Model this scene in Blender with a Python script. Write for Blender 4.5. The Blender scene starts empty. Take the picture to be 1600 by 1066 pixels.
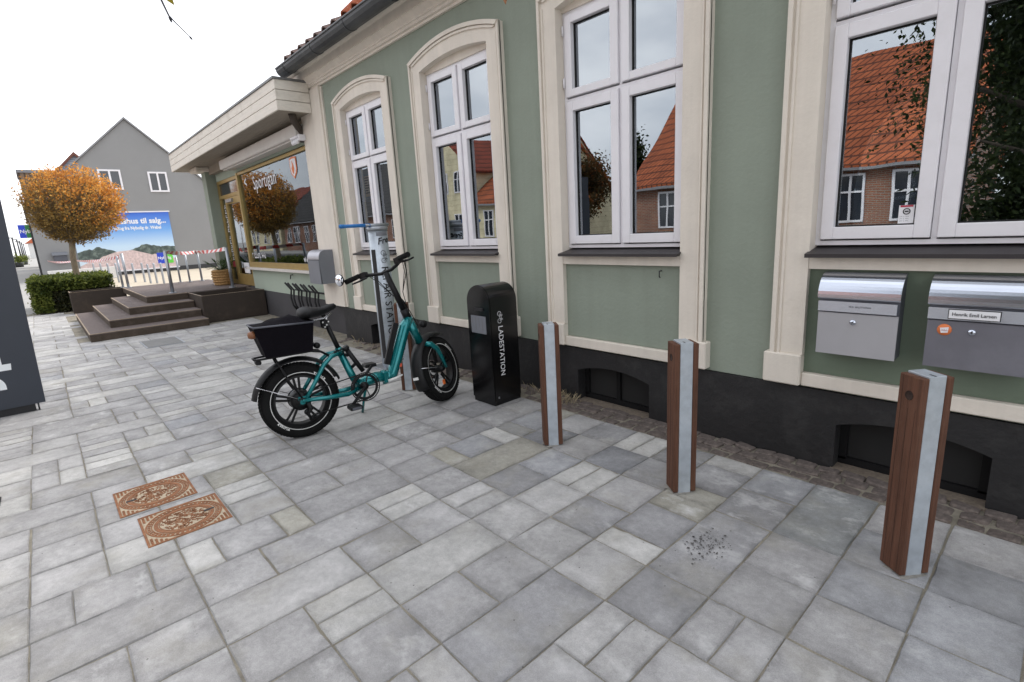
import bpy, bmesh, math, random
from math import sin, cos, pi, radians, sqrt, atan2
from mathutils import Vector, Matrix
random.seed(7)
scene = bpy.context.scene
COL = scene.collection

# ---------------------------------------------------------------- camera
H = 1.3
def cam_axes(yaw, pitch, roll):
    f = Vector((-sin(yaw), cos(yaw), 0)); r = Vector((cos(yaw), sin(yaw), 0)); u = Vector((0, 0, 1))
    f2 = f * cos(pitch) + u * sin(pitch); u2 = f * -sin(pitch) + u * cos(pitch)
    return r * cos(roll) + u2 * sin(roll), r * -sin(roll) + u2 * cos(roll), f2
cr, cu, cf = cam_axes(0.8412684, -0.21803982, -0.05592045)
cam = bpy.data.objects.new('camera', bpy.data.cameras.new('camera'))
COL.objects.link(cam)
cam.matrix_world = Matrix(((cr.x, cu.x, -cf.x, 0), (cr.y, cu.y, -cf.y, 0), (cr.z, cu.z, -cf.z, H), (0, 0, 0, 1)))
cam.data.sensor_width = 36.0
cam.data.lens = 36.0 * 804.67 / 1600
cam.data.clip_start = 0.05
cam.data.clip_end = 2000
scene.camera = cam

# ---------------------------------------------------------------- sky, sun, exposure
SUN_AZ = radians(101)      # direction towards the sun in the ground plane (from +X)
SUN_EL = radians(50)
world = bpy.data.worlds.new('World'); scene.world = world; world.use_nodes = True
nt = world.node_tree; nt.nodes.clear()
out = nt.nodes.new('ShaderNodeOutputWorld'); bg = nt.nodes.new('ShaderNodeBackground')
sky = nt.nodes.new('ShaderNodeTexSky'); sky.sky_type = 'NISHITA'; sky.sun_disc = False
sky.sun_elevation = SUN_EL; sky.sun_rotation = pi / 2 - SUN_AZ
sky.air_density = 1.0; sky.dust_density = 2.5; sky.ozone_density = 1.0
tc = nt.nodes.new('ShaderNodeTexCoord'); mp = nt.nodes.new('ShaderNodeMapping'); mp.inputs['Scale'].default_value = (1, 1, 2.2)
nz = nt.nodes.new('ShaderNodeTexNoise'); nz.inputs['Scale'].default_value = 2.6; nz.inputs['Detail'].default_value = 7; nz.inputs['Roughness'].default_value = 0.55
cr_ = nt.nodes.new('ShaderNodeValToRGB'); cr_.color_ramp.elements[0].position = 0.33; cr_.color_ramp.elements[1].position = 0.68
cr_.color_ramp.elements[0].color = (0.42, 0.42, 0.42, 1); cr_.color_ramp.elements[1].color = (1, 1, 1, 1)
mx = nt.nodes.new('ShaderNodeMixRGB'); mx.inputs['Color2'].default_value = (11.6, 11.7, 12.0, 1)
nt.links.new(tc.outputs['Generated'], mp.inputs['Vector']); nt.links.new(mp.outputs[0], nz.inputs['Vector'])
nt.links.new(nz.outputs['Fac'], cr_.inputs['Fac']); nt.links.new(cr_.outputs['Color'], mx.inputs['Fac'])
nt.links.new(sky.outputs[0], mx.inputs['Color1']); nt.links.new(mx.outputs[0], bg.inputs['Color'])
bg.inputs['Strength'].default_value = 0.1
nt.links.new(bg.outputs[0], out.inputs['Surface'])
sun = bpy.data.objects.new('sun', bpy.data.lights.new('sun', 'SUN')); COL.objects.link(sun)
sun.data.energy = 1.5; sun.data.angle = radians(24); sun.data.color = (1, 0.95, 0.88)
sd = Vector((cos(SUN_AZ) * cos(SUN_EL), sin(SUN_AZ) * cos(SUN_EL), sin(SUN_EL)))
sun.rotation_euler = sd.to_track_quat('Z', 'Y').to_euler(); sun.location = (5, -8, 20)
scene.view_settings.view_transform = 'Standard'; scene.view_settings.look = 'None'
scene.view_settings.exposure = 0.78; scene.view_settings.gamma = 1.0
scene.render.engine = 'CYCLES'
scene.cycles.max_bounces = 8; scene.cycles.transparent_max_bounces = 16; scene.cycles.glossy_bounces = 4

# ---------------------------------------------------------------- materials
MATS = {}
def nmat(name):
    m = bpy.data.materials.new(name); m.use_nodes = True
    t = m.node_tree; b = t.nodes['Principled BSDF']
    return m, t, b
def S(hexa):
    c = [int(hexa[i:i + 2], 16) / 255 for i in (0, 2, 4)]
    return tuple(x / 12.92 if x <= 0.04045 else ((x + 0.055) / 1.055) ** 2.4 for x in c)
def mat(name, col, rough=0.6, metal=0.0, var=0.12, scale=6.0, bump=0.0, bscale=80.0, spec=0.5, streak=None, dirt=None, coat=0.0, rain=0.0):
    if name in MATS: return MATS[name]
    m, t, b = nmat(name)
    N, L = t.nodes, t.links
    b.inputs['Roughness'].default_value = rough; b.inputs['Metallic'].default_value = metal
    b.inputs['Specular IOR Level'].default_value = spec; b.inputs['Coat Weight'].default_value = coat
    co = N.new('ShaderNodeTexCoord'); mpn = N.new('ShaderNodeMapping')
    if streak: mpn.inputs['Scale'].default_value = streak
    L.new(co.outputs['Object'], mpn.inputs['Vector'])
    n = N.new('ShaderNodeTexNoise'); n.inputs['Scale'].default_value = scale; n.inputs['Detail'].default_value = 6; n.inputs['Roughness'].default_value = 0.6
    L.new(mpn.outputs[0], n.inputs['Vector'])
    r = N.new('ShaderNodeMapRange'); r.inputs['From Min'].default_value = 0.25; r.inputs['From Max'].default_value = 0.75
    r.inputs['To Min'].default_value = 1 - var; r.inputs['To Max'].default_value = 1 + var
    L.new(n.outputs['Fac'], r.inputs['Value'])
    mm = N.new('ShaderNodeVectorMath'); mm.operation = 'SCALE'; mm.inputs[0].default_value = col[:3]
    L.new(r.outputs[0], mm.inputs['Scale'])
    last = mm.outputs[0]
    if dirt:
        dc, amt, dsc = dirt
        n2 = N.new('ShaderNodeTexNoise'); n2.inputs['Scale'].default_value = dsc; n2.inputs['Detail'].default_value = 9; n2.inputs['Roughness'].default_value = 0.7
        L.new(co.outputs['Object'], n2.inputs['Vector'])
        rr = N.new('ShaderNodeMapRange'); rr.inputs['From Min'].default_value = 0.5; rr.inputs['From Max'].default_value = 0.72; rr.inputs['To Max'].default_value = amt
        L.new(n2.outputs['Fac'], rr.inputs['Value'])
        mix = N.new('ShaderNodeMixRGB'); mix.inputs['Color2'].default_value = (*dc[:3], 1)
        L.new(rr.outputs[0], mix.inputs['Fac']); L.new(last, mix.inputs['Color1']); last = mix.outputs[0]
    if rain:
        mp2 = N.new('ShaderNodeMapping'); mp2.inputs['Scale'].default_value = (5, 5, .35); L.new(co.outputs['Object'], mp2.inputs['Vector'])
        n4 = N.new('ShaderNodeTexNoise'); n4.inputs['Scale'].default_value = 2.2; n4.inputs['Detail'].default_value = 7; n4.inputs['Roughness'].default_value = .65; L.new(mp2.outputs[0], n4.inputs['Vector'])
        r4 = N.new('ShaderNodeMapRange'); r4.inputs['From Min'].default_value = .35; r4.inputs['From Max'].default_value = .7; r4.inputs['To Min'].default_value = 1 + rain * .4; r4.inputs['To Max'].default_value = 1 - rain; L.new(n4.outputs['Fac'], r4.inputs['Value'])
        sv = N.new('ShaderNodeVectorMath'); sv.operation = 'SCALE'; L.new(last, sv.inputs[0]); L.new(r4.outputs[0], sv.inputs['Scale']); last = sv.outputs[0]
    L.new(last, b.inputs['Base Color'])
    if bump:
        n3 = N.new('ShaderNodeTexNoise'); n3.inputs['Scale'].default_value = bscale; n3.inputs['Detail'].default_value = 5
        L.new(mpn.outputs[0] if streak else co.outputs['Object'], n3.inputs['Vector'])
        bp = N.new('ShaderNodeBump'); bp.inputs['Strength'].default_value = bump; bp.inputs['Distance'].default_value = 0.01
        L.new(n3.outputs['Fac'], bp.inputs['Height']); L.new(bp.outputs[0], b.inputs['Normal'])
    MATS[name] = m
    return m
def slab_mat(name, use_attr):
    m, t, b = nmat(name); N, L = t.nodes, t.links
    co = N.new('ShaderNodeTexCoord'); geo = N.new('ShaderNodeNewGeometry'); oi = N.new('ShaderNodeObjectInfo')
    if use_attr:
        at = N.new('ShaderNodeAttribute'); at.attribute_name = 'Col'; tint = at.outputs['Color']
    else:
        tint = oi.outputs['Color']
    P = geo.outputs['Position']
    off = N.new('ShaderNodeVectorMath'); off.operation = 'ADD'
    if not use_attr:
        cb = N.new('ShaderNodeCombineXYZ'); ml = N.new('ShaderNodeMath'); ml.operation = 'MULTIPLY'; ml.inputs[1].default_value = 37.0
        L.new(oi.outputs['Random'], ml.inputs[0]); L.new(ml.outputs[0], cb.inputs['X']); L.new(ml.outputs[0], cb.inputs['Z'])
        L.new(P, off.inputs[0]); L.new(cb.outputs[0], off.inputs[1])
    else:
        L.new(P, off.inputs[0])
    V = off.outputs[0]
    def noise(sc, det=6, ro=0.6, vec=V):
        n = N.new('ShaderNodeTexNoise'); n.inputs['Scale'].default_value = sc; n.inputs['Detail'].default_value = det; n.inputs['Roughness'].default_value = ro
        L.new(vec, n.inputs['Vector']); return n.outputs['Fac']
    def rng(v, a, bb, c, d):
        r = N.new('ShaderNodeMapRange'); r.inputs['From Min'].default_value = a; r.inputs['From Max'].default_value = bb
        r.inputs['To Min'].default_value = c; r.inputs['To Max'].default_value = d; L.new(v, r.inputs['Value']); return r.outputs[0]
    def mul(a, c):
        k = N.new('ShaderNodeMath'); k.operation = 'MULTIPLY'; L.new(a, k.inputs[0]); L.new(c, k.inputs[1]); return k.outputs[0]
    v = mul(rng(noise(5, 4), .3, .7, .80, 1.17), rng(noise(38, 6, .7), .3, .7, .86, 1.13))
    v = mul(v, rng(noise(330, 3, .7), .25, .75, .76, 1.20))
    sc = N.new('ShaderNodeVectorMath'); sc.operation = 'SCALE'; L.new(tint, sc.inputs[0]); L.new(v, sc.inputs['Scale'])
    last = sc.outputs[0]
    # pale lime bloom and scuffs
    st = N.new('ShaderNodeMapping'); st.inputs['Scale'].default_value = (1.0, 1.25, 1); L.new(V, st.inputs['Vector'])
    w = rng(noise(7, 8, .68, st.outputs[0]), .53, .72, 0, .62)
    if not use_attr:
        pr = N.new('ShaderNodeMath'); pr.operation = 'FRACT'; pm_ = N.new('ShaderNodeMath'); pm_.operation = 'MULTIPLY'; pm_.inputs[1].default_value = 7.31; L.new(oi.outputs['Random'], pm_.inputs[0]); L.new(pm_.outputs[0], pr.inputs[0])
        w = mul(w, rng(pr.outputs[0], .25, 1, .25, 1.25))
    mx1 = N.new('ShaderNodeMixRGB'); mx1.inputs['Color2'].default_value = (.64, .635, .63, 1); L.new(w, mx1.inputs['Fac']); L.new(last, mx1.inputs['Color1']); last = mx1.outputs[0]
    # warm algae / sand dust
    w2 = rng(noise(3.1, 7, .6), .52, .72, 0, .42)
    mx2 = N.new('ShaderNodeMixRGB'); mx2.inputs['Color2'].default_value = (.30, .28, .22, 1); L.new(w2, mx2.inputs['Fac']); L.new(last, mx2.inputs['Color1']); last = mx2.outputs[0]
    if not use_attr:
        # worn, slightly darker border that follows the slab's own edge
        g = N.new('ShaderNodeSeparateXYZ'); L.new(co.outputs['Generated'], g.inputs[0])
        def edge(c):
            a = N.new('ShaderNodeMath'); a.operation = 'SUBTRACT'; a.inputs[1].default_value = .5; L.new(c, a.inputs[0])
            d = N.new('ShaderNodeMath'); d.operation = 'ABSOLUTE'; L.new(a.outputs[0], d.inputs[0]); return d.outputs[0]
        mxx = N.new('ShaderNodeMath'); mxx.operation = 'MAXIMUM'; L.new(edge(g.outputs['X']), mxx.inputs[0]); L.new(edge(g.outputs['Y']), mxx.inputs[1])
        ad = N.new('ShaderNodeMath'); ad.operation = 'ADD'; L.new(mxx.outputs[0], ad.inputs[0]); L.new(rng(noise(16, 5), .3, .7, -.07, .07), ad.inputs[1])
        ee = rng(ad.outputs[0], .34, .49, 1.0, .80)
        s2 = N.new('ShaderNodeVectorMath'); s2.operation = 'SCALE'; L.new(last, s2.inputs[0]); L.new(ee, s2.inputs['Scale']); last = s2.outputs[0]
    # small dark specks
    vo = N.new('ShaderNodeTexVoronoi'); vo.inputs['Scale'].default_value = 14; L.new(V, vo.inputs['Vector'])
    sp = rng(vo.outputs['Distance'], .03, .05, .75, 0)
    mx3 = N.new('ShaderNodeMixRGB'); mx3.inputs['Color2'].default_value = (.06, .055, .05, 1); L.new(sp, mx3.inputs['Fac']); L.new(last, mx3.inputs['Color1'])
    L.new(mx3.outputs[0], b.inputs['Base Color'])
    b.inputs['Roughness'].default_value = .82; b.inputs['Specular IOR Level'].default_value = .3
    bp = N.new('ShaderNodeBump'); bp.inputs['Strength'].default_value = .35; bp.inputs['Distance'].default_value = .004
    hh = N.new('ShaderNodeMath'); hh.operation = 'ADD'; L.new(noise(260, 4), hh.inputs[0]); L.new(noise(22, 4), hh.inputs[1])
    L.new(hh.outputs[0], bp.inputs['Height']); L.new(bp.outputs[0], b.inputs['Normal'])
    MATS[name] = m
    return m
def glass_mat(name, ior=2.3, tint=(.86, .9, .9), rough=0.0):
    m = bpy.data.materials.new(name); m.use_nodes = True; t = m.node_tree; t.nodes.clear(); N, L = t.nodes, t.links
    o = N.new('ShaderNodeOutputMaterial'); mix = N.new('ShaderNodeMixShader'); tr = N.new('ShaderNodeBsdfTransparent'); gl = N.new('ShaderNodeBsdfGlossy'); fr = N.new('ShaderNodeFresnel')
    tr.inputs['Color'].default_value = (*tint, 1); gl.inputs['Roughness'].default_value = rough; gl.inputs['Color'].default_value = (.88, .94, 1, 1); fr.inputs['IOR'].default_value = ior
    n = N.new('ShaderNodeTexNoise'); n.inputs['Scale'].default_value = 1.6; co = N.new('ShaderNodeTexCoord'); L.new(co.outputs['Object'], n.inputs['Vector'])
    bp = N.new('ShaderNodeBump'); bp.inputs['Strength'].default_value = .075; bp.inputs['Distance'].default_value = .02; L.new(n.outputs['Fac'], bp.inputs['Height']); L.new(bp.outputs[0], gl.inputs['Normal'])
    L.new(fr.outputs[0], mix.inputs['Fac']); L.new(tr.outputs[0], mix.inputs[1]); L.new(gl.outputs[0], mix.inputs[2]); L.new(mix.outputs[0], o.inputs['Surface'])
    MATS[name] = m; return m
def brick_mat(name, c1, c2, mortar, sx=1.0, w=.23, h=.065, ms=.012, rough=.85, axis='XZ', bumpd=.01):
    m, t, b = nmat(name); N, L = t.nodes, t.links
    co = N.new('ShaderNodeTexCoord'); s = N.new('ShaderNodeSeparateXYZ'); c = N.new('ShaderNodeCombineXYZ'); L.new(co.outputs['Object'], s.inputs[0])
    ad = N.new('ShaderNodeMath'); ad.operation = 'ADD'; L.new(s.outputs['X'], ad.inputs[0]); L.new(s.outputs['Y'], ad.inputs[1])
    L.new(ad.outputs[0] if axis == 'XZ' else s.outputs['X'], c.inputs['X']); L.new(s.outputs['Z'] if axis == 'XZ' else s.outputs['Y'], c.inputs['Y'])
    br = N.new('ShaderNodeTexBrick'); br.inputs['Color1'].default_value = (*c1, 1); br.inputs['Color2'].default_value = (*c2, 1); br.inputs['Mortar'].default_value = (*mortar, 1)
    br.inputs['Scale'].default_value = 1; br.inputs['Brick Width'].default_value = w; br.inputs['Row Height'].default_value = h; br.inputs['Mortar Size'].default_value = ms; br.inputs['Bias'].default_value = 0
    L.new(c.outputs[0], br.inputs['Vector'])
    n = N.new('ShaderNodeTexNoise'); n.inputs['Scale'].default_value = 1.3; n.inputs['Detail'].default_value = 6; L.new(co.outputs['Object'], n.inputs['Vector'])
    r = N.new('ShaderNodeMapRange'); r.inputs['From Min'].default_value = .3; r.inputs['From Max'].default_value = .7; r.inputs['To Min'].default_value = .75; r.inputs['To Max'].default_value = 1.2; L.new(n.outputs['Fac'], r.inputs['Value'])
    sc = N.new('ShaderNodeVectorMath'); sc.operation = 'SCALE'; L.new(br.outputs['Color'], sc.inputs[0]); L.new(r.outputs[0], sc.inputs['Scale']); L.new(sc.outputs[0], b.inputs['Base Color'])
    bp = N.new('ShaderNodeBump'); bp.inputs['Distance'].default_value = bumpd; bp.invert = True; L.new(br.outputs['Fac'], bp.inputs['Height']); L.new(bp.outputs[0], b.inputs['Normal'])
    b.inputs['Roughness'].default_value = rough; MATS[name] = m; return m
def leaf_mat(name, ca, cb, cc=None, sc=1.5):
    m, t, b = nmat(name); N, L = t.nodes, t.links
    geo = N.new('ShaderNodeNewGeometry'); n = N.new('ShaderNodeTexNoise'); n.inputs['Scale'].default_value = sc; n.inputs['Detail'].default_value = 3
    L.new(geo.outputs['Position'], n.inputs['Vector'])
    ad = N.new('ShaderNodeMath'); ad.operation = 'MULTIPLY_ADD'; ad.inputs[1].default_value = .55; L.new(geo.outputs['Random Per Island'], ad.inputs[0]); 
    sb = N.new('ShaderNodeMath'); sb.operation = 'SUBTRACT'; sb.inputs[1].default_value = .27; L.new(n.outputs['Fac'], sb.inputs[0]); L.new(sb.outputs[0], ad.inputs[2])
    r = N.new('ShaderNodeValToRGB'); e = r.color_ramp.elements; e[0].color = (*ca, 1); e[0].position = .2; e[1].color = (*cb, 1); e[1].position = .8
    if cc: x = e.new(.5); x.color = (*cc, 1)
    L.new(ad.outputs[0], r.inputs['Fac']); L.new(r.outputs['Color'], b.inputs['Base Color'])
    b.inputs['Roughness'].default_value = .6; b.inputs['Specular IOR Level'].default_value = .25
    # light passing through thin leaves
    tl = N.new('ShaderNodeBsdfTranslucent'); mix = N.new('ShaderNodeMixShader'); mix.inputs['Fac'].default_value = .42
    L.new(r.outputs['Color'], tl.inputs['Color']); o = N['Material Output'] if 'Material Output' in N else None
    L.new(b.outputs[0], mix.inputs[1]); L.new(tl.outputs[0], mix.inputs[2]); L.new(mix.outputs[0], o.inputs['Surface'])
    MATS[name] = m; return m

# ---------------------------------------------------------------- mesh helpers
class MB:
    """collects geometry in world (or root-local) coordinates; build() links it as ONE mesh object"""
    def __init__(s): s.v = []; s.f = []; s.sm = []
    def add(s, vs, fs, smooth=False):
        o = len(s.v); s.v += [tuple(x) for x in vs]; s.f += [tuple(i + o for i in f) for f in fs]; s.sm += [smooth] * len(fs); return s
    def box(s, x0, x1, y0, y1, z0, z1, bev=0.0):
        if bev > 0:
            bm = bmesh.new(); bmesh.ops.create_cube(bm, size=1)
            for v in bm.verts: v.co = Vector(((x0 + x1) / 2 + v.co.x * (x1 - x0), (y0 + y1) / 2 + v.co.y * (y1 - y0), (z0 + z1) / 2 + v.co.z * (z1 - z0)))
            bmesh.ops.bevel(bm, geom=bm.edges[:], offset=bev, segments=1, affect='EDGES', profile=.5)
            bm.verts.index_update(); s.add([v.co for v in bm.verts], [[v.index for v in f.verts] for f in bm.faces]); bm.free(); return s
        vs = [(x0, y0, z0), (x1, y0, z0), (x1, y1, z0), (x0, y1, z0), (x0, y0, z1), (x1, y0, z1), (x1, y1, z1), (x0, y1, z1)]
        return s.add(vs, [(0, 3, 2, 1), (4, 5, 6, 7), (0, 1, 5, 4), (1, 2, 6, 5), (2, 3, 7, 6), (3, 0, 4, 7)])
    def obox(s, c, ax, ay, az):
        """oriented box: centre and three half-axis vectors"""
        c, ax, ay, az = map(Vector, (c, ax, ay, az)); vs = []
        for k in (-1, 1):
            for i, j in ((-1, -1), (1, -1), (1, 1), (-1, 1)): vs.append(c + ax * i + ay * j + az * k)
        return s.add(vs, [(0, 3, 2, 1), (4, 5, 6, 7), (0, 1, 5, 4), (1, 2, 6, 5), (2, 3, 7, 6), (3, 0, 4, 7)])
    def bar(s, a, b, w, h, up=(0, 0, 1)):
        a, b = Vector(a), Vector(b); d = (b - a); x = d.normalized(); u = Vector(up); y = u.cross(x)
        if y.length < 1e-4: y = Vector((0, 1, 0)).cross(x)
        y.normalize(); z = x.cross(y); return s.obox((a + b) / 2, d / 2, y * w / 2, z * h / 2)
    def prism_xz(s, poly, y0, y1, smooth=False):
        n = len(poly); vs = [(x, y0, z) for x, z in poly] + [(x, y1, z) for x, z in poly]
        return s.add(vs, [tuple(range(n)), tuple(range(2 * n - 1, n - 1, -1))] + [(i, i + n, (i + 1) % n + n, (i + 1) % n) for i in range(n)])
    def prism_yz(s, poly, x0, x1):
        n = len(poly); vs = [(x0, y, z) for y, z in poly] + [(x1, y, z) for y, z in poly]
        return s.add(vs, [tuple(range(n - 1, -1, -1)), tuple(range(n, 2 * n))] + [(i, (i + 1) % n, (i + 1) % n + n, i + n) for i in range(n)])
    def prism_xy(s, poly, z0, z1):
        n = len(poly); vs = [(x, y, z0) for x, y in poly] + [(x, y, z1) for x, y in poly]
        return s.add(vs, [tuple(range(n - 1, -1, -1)), tuple(range(n, 2 * n))] + [(i, (i + 1) % n, (i + 1) % n + n, i + n) for i in range(n)])
    def strip_xz(s, inner, outer, y0, y1):
        """solid between two polylines (same count) in XZ, extruded in Y"""
        for i in range(len(inner) - 1):
            q = [inner[i], inner[i + 1], outer[i + 1], outer[i]]
            s.prism_xz(q, y0, y1)
        return s
    def tube(s, pts, r, n=8, caps=True, sy=1.0, smooth=True, closed=False):
        pts = [Vector(p) for p in pts]; m = len(pts); rs = r if isinstance(r, (list, tuple)) else [r] * m
        t0 = (pts[1] - pts[0]).normalized(); ref = Vector((0, 0, 1)) if abs(t0.z) < .9 else Vector((0, 1, 0))
        nx = ref.cross(t0).normalized(); vs = []; prev = t0
        for i, p in enumerate(pts):
            if closed: t = (pts[(i + 1) % m] - pts[i - 1]).normalized()
            elif i == 0: t = t0
            elif i == m - 1: t = (pts[-1] - pts[-2]).normalized()
            else: t = ((pts[i + 1] - p).normalized() + (p - pts[i - 1]).normalized()).normalized()
            q = prev.rotation_difference(t); nx = (q @ nx); nx = (nx - t * nx.dot(t)).normalized(); ny = t.cross(nx); prev = t
            for k in range(n):
                a = 2 * pi * k / n; vs.append(p + nx * cos(a) * rs[i] + ny * sin(a) * rs[i] * sy)
        fs = []
        for i in range(m if closed else m - 1):
            j = (i + 1) % m
            for k in range(n): fs.append((i * n + k, i * n + (k + 1) % n, j * n + (k + 1) % n, j * n + k))
        if caps and not closed: s.add(vs, fs, smooth); o = len(s.v) - len(vs); s.f += [tuple(o + k for k in range(n - 1, -1, -1)), tuple(o + (m - 1) * n + k for k in range(n))]; s.sm += [False, False]; return s
        return s.add(vs, fs, smooth)
    def cyl(s, a, b, r, n=16, r2=None): return s.tube([a, b], [r, r if r2 is None else r2], n)
    def lathe(s, prof, c=(0, 0, 0), axis='z', n=24, smooth=True):
        """profile (radius, height) revolved about an axis through c"""
        c = Vector(c); vs = []
        for r, h in prof:
            for k in range(n):
                a = 2 * pi * k / n
                p = {'z': Vector((r * cos(a), r * sin(a), h)), 'y': Vector((r * cos(a), h, r * sin(a))), 'x': Vector((h, r * cos(a), r * sin(a)))}[axis]
                vs.append(c + p)
        m = len(prof); fs = []
        for i in range(m - 1):
            for k in range(n): fs.append((i * n + k, i * n + (k + 1) % n, (i + 1) * n + (k + 1) % n, (i + 1) * n + k))
        return s.add(vs, fs, smooth)
    def quad(s, a, b, c, d): return s.add([a, b, c, d], [(0, 1, 2, 3)])
    def xf(s, fn): s.v = [tuple(fn(Vector(p))) for p in s.v]; return s
    def mesh(s, name, off=(0, 0, 0)):
        me = bpy.data.meshes.new(name); ox, oy, oz = off
        me.from_pydata([(x - ox, y - oy, z - oz) for x, y, z in s.v], [], s.f)
        me.polygons.foreach_set('use_smooth', s.sm); me.update(); return me
    def build(s, name, m, root=None, parent=None, fix=True):
        """root: the thing whose frame the coordinates are shifted into; parent: part it hangs under (default root)"""
        off = root['_o'] if root is not None and '_o' in root else (0, 0, 0)
        me = s.mesh(name, off); me.materials.append(MATS[m] if isinstance(m, str) else m)
        if fix:
            bm = bmesh.new(); bm.from_mesh(me); bmesh.ops.recalc_face_normals(bm, faces=bm.faces[:]); bm.to_mesh(me); bm.free()
        o = bpy.data.objects.new(name, me); COL.objects.link(o)
        p = parent if parent is not None else root
        if p is not None: o.parent = p
        return o
def thing(name, label, cat, loc=(0, 0, 0), rot=(0, 0, 0), group=None, local=False):
    o = bpy.data.objects.new(name, None); COL.objects.link(o); o.location = loc; o.rotation_euler = rot
    o.empty_display_size = .1
    if not local: o['_o'] = tuple(loc)
    o['label'] = label; o['category'] = cat
    if group: o['group'] = group
    return o
def tag(o, label, cat, group=None):
    o['label'] = label; o['category'] = cat
    if group: o['group'] = group
    return o
def struct(o): o['kind'] = 'structure'; return o
def copy_tree(o, parent=None):
    c = o.copy(); COL.objects.link(c); c.parent = parent
    for ch in list(o.children): copy_tree(ch, c)
    return c
def text_mb(body, size, O, R, U, depth=.0015, align='LEFT', sx=1.0, bold=0.0, spacing=1.0):
    cu_ = bpy.data.curves.new('txt', 'FONT'); cu_.body = body; cu_.size = size; cu_.align_x = align; cu_.offset = bold; cu_.resolution_u = 3; cu_.space_character = spacing
    ob = bpy.data.objects.new('txt', cu_); me = bpy.data.meshes.new_from_object(ob)
    O, R, U = Vector(O), Vector(R).normalized(), Vector(U).normalized(); N_ = R.cross(U)
    mb = MB(); vs = [O + R * v.co.x * sx + U * v.co.y + N_ * depth for v in me.vertices]
    mb.add(vs, [tuple(p.vertices) for p in me.polygons])
    bpy.data.objects.remove(ob); bpy.data.curves.remove(cu_); bpy.data.meshes.remove(me)
    return mb
def arc(c, half, zs, za, n=14):
    s_ = za - zs; R_ = (half * half + s_ * s_) / (2 * s_); zc = za - R_; out_ = []
    a0 = math.asin(half / R_)
    for i in range(n + 1):
        a = -a0 + 2 * a0 * i / n; out_.append((c + R_ * sin(a), zc + R_ * cos(a)))
    return out_
def leaves(mb, pts, size, jit=.4, up=0.0):
    for p in pts:
        n = Vector((random.gauss(0, 1), random.gauss(0, 1), random.gauss(0, 1) + up)).normalized()
        t = n.orthogonal().normalized(); t = Matrix.Rotation(random.uniform(0, 6.28), 3, n) @ t; b = n.cross(t)
        s_ = size * random.uniform(1 - jit, 1 + jit); p = Vector(p)
        mb.add([p - t * s_, p + b * s_ * .45, p + t * s_, p - b * s_ * .45], [(0, 1, 2, 3)])
# ---------------------------------------------------------------- material library
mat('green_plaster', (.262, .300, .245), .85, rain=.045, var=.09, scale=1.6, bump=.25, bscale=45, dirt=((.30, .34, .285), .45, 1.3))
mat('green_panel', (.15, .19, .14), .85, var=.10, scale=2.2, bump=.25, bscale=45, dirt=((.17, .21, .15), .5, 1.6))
mat('beige_trim', (.735, .675, .59), .8, rain=.07, var=.07, scale=3, bump=.2, bscale=50, dirt=((.56, .50, .45), .3, 2.3))
mat('plinth_black', (.0145, .014, .015), .6, var=.25, scale=3, bump=.35, bscale=40, dirt=((.07, .068, .065), .35, 5))
mat('white_paint', (.80, .785, .815), .38, var=.03, scale=5, dirt=((.60, .58, .58), .25, 6))
mat('dark_gap', (.012, .012, .012), .8)
mat('sill_metal', (.032, .028, .030), .45, var=.15, scale=4)
mat('zinc_dark', (.075, .08, .085), .45, metal=.6, var=.3, scale=4, dirt=((.16, .16, .16), .4, 6))
mat('interior_dark', (.035, .032, .034), .9)
mat('interior_floor', (.06, .05, .045), .9)
mat('curtain', (.55, .53, .60), .9, var=.1, scale=20)
mat('roof_tile', (.46, .115, .045), .65, var=.3, scale=9, bump=.3, dirt=((.16, .07, .04), .5, 7))
mat('roof_board', (.07, .055, .045), .8)
mat('canopy_white', (.74, .69, .61), .7, var=.08, scale=3, streak=(1, 4, 20), dirt=((.45, .40, .33), .5, 4))
mat('soffit_wood', (.30, .26, .21), .8, var=.12, scale=4, streak=(1, 12, 1))
mat('canopy_edge', (.20, .20, .20), .5, metal=.5)
mat('gold_frame', (.42, .30, .11), .42, metal=.55, var=.1)
mat('shop_green', (.36, .42, .345), .85, var=.06, scale=1.5, bump=.2, bscale=45)
mat('grey_plinth', (.055, .053, .057), .8, var=.15, scale=3, bump=.3, bscale=40)
mat('shutter_white', (.60, .57, .53), .6, var=.06)
mat('decal_white', (.82, .82, .84), .6, var=.02)
mat('decal_red', (.62, .10, .05), .6, var=.05)
mat('decal_orange', (.75, .20, .06), .55, var=.05)
mat('paper_blue', (.22, .45, .72), .6, var=.25, scale=6)
mat('paper_cream', (.75, .73, .55), .7, var=.05)
mat('ink_black', (.015, .015, .017), .6)
mat('ink_grey', (.16, .16, .17), .6)
mat('ink_red', (.45, .03, .06), .6)
mat('steel_mail', (.46, .46, .50), .42, metal=.75, var=.06, scale=5)
mat('steel_mail_front', (.43, .43, .45), .5, metal=.35, var=.05, scale=5)
mat('steel_lid', (.60, .64, .72), .24, metal=.95, var=.06, scale=3, streak=(1, 8, 8))
mat('mail_grey', (.20, .21, .235), .5, metal=.2, var=.05)
mat('mail_dark', (.10, .105, .125), .5, metal=.3)
mat('galvanised', (.50, .55, .60), .45, metal=.55, var=.22, scale=14, dirt=((.60, .64, .68), .6, 9))
mat('bollard_wood', (.112, .050, .030), .65, var=.4, scale=9, streak=(9, 9, .4), bump=.5, bscale=30, dirt=((.15, .078, .05), .5, 6), spec=.3)
mat('wood_dark', (.03, .015, .01), .9)
mat('black_gloss', (.0045, .0045, .005), .22, var=.2, spec=.5)
mat('deck_brown', (.062, .044, .030), .75, var=.25, scale=6, streak=(1, 12, 12), bump=.3, bscale=30, dirt=((.16, .125, .10), .5, 4))
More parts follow.
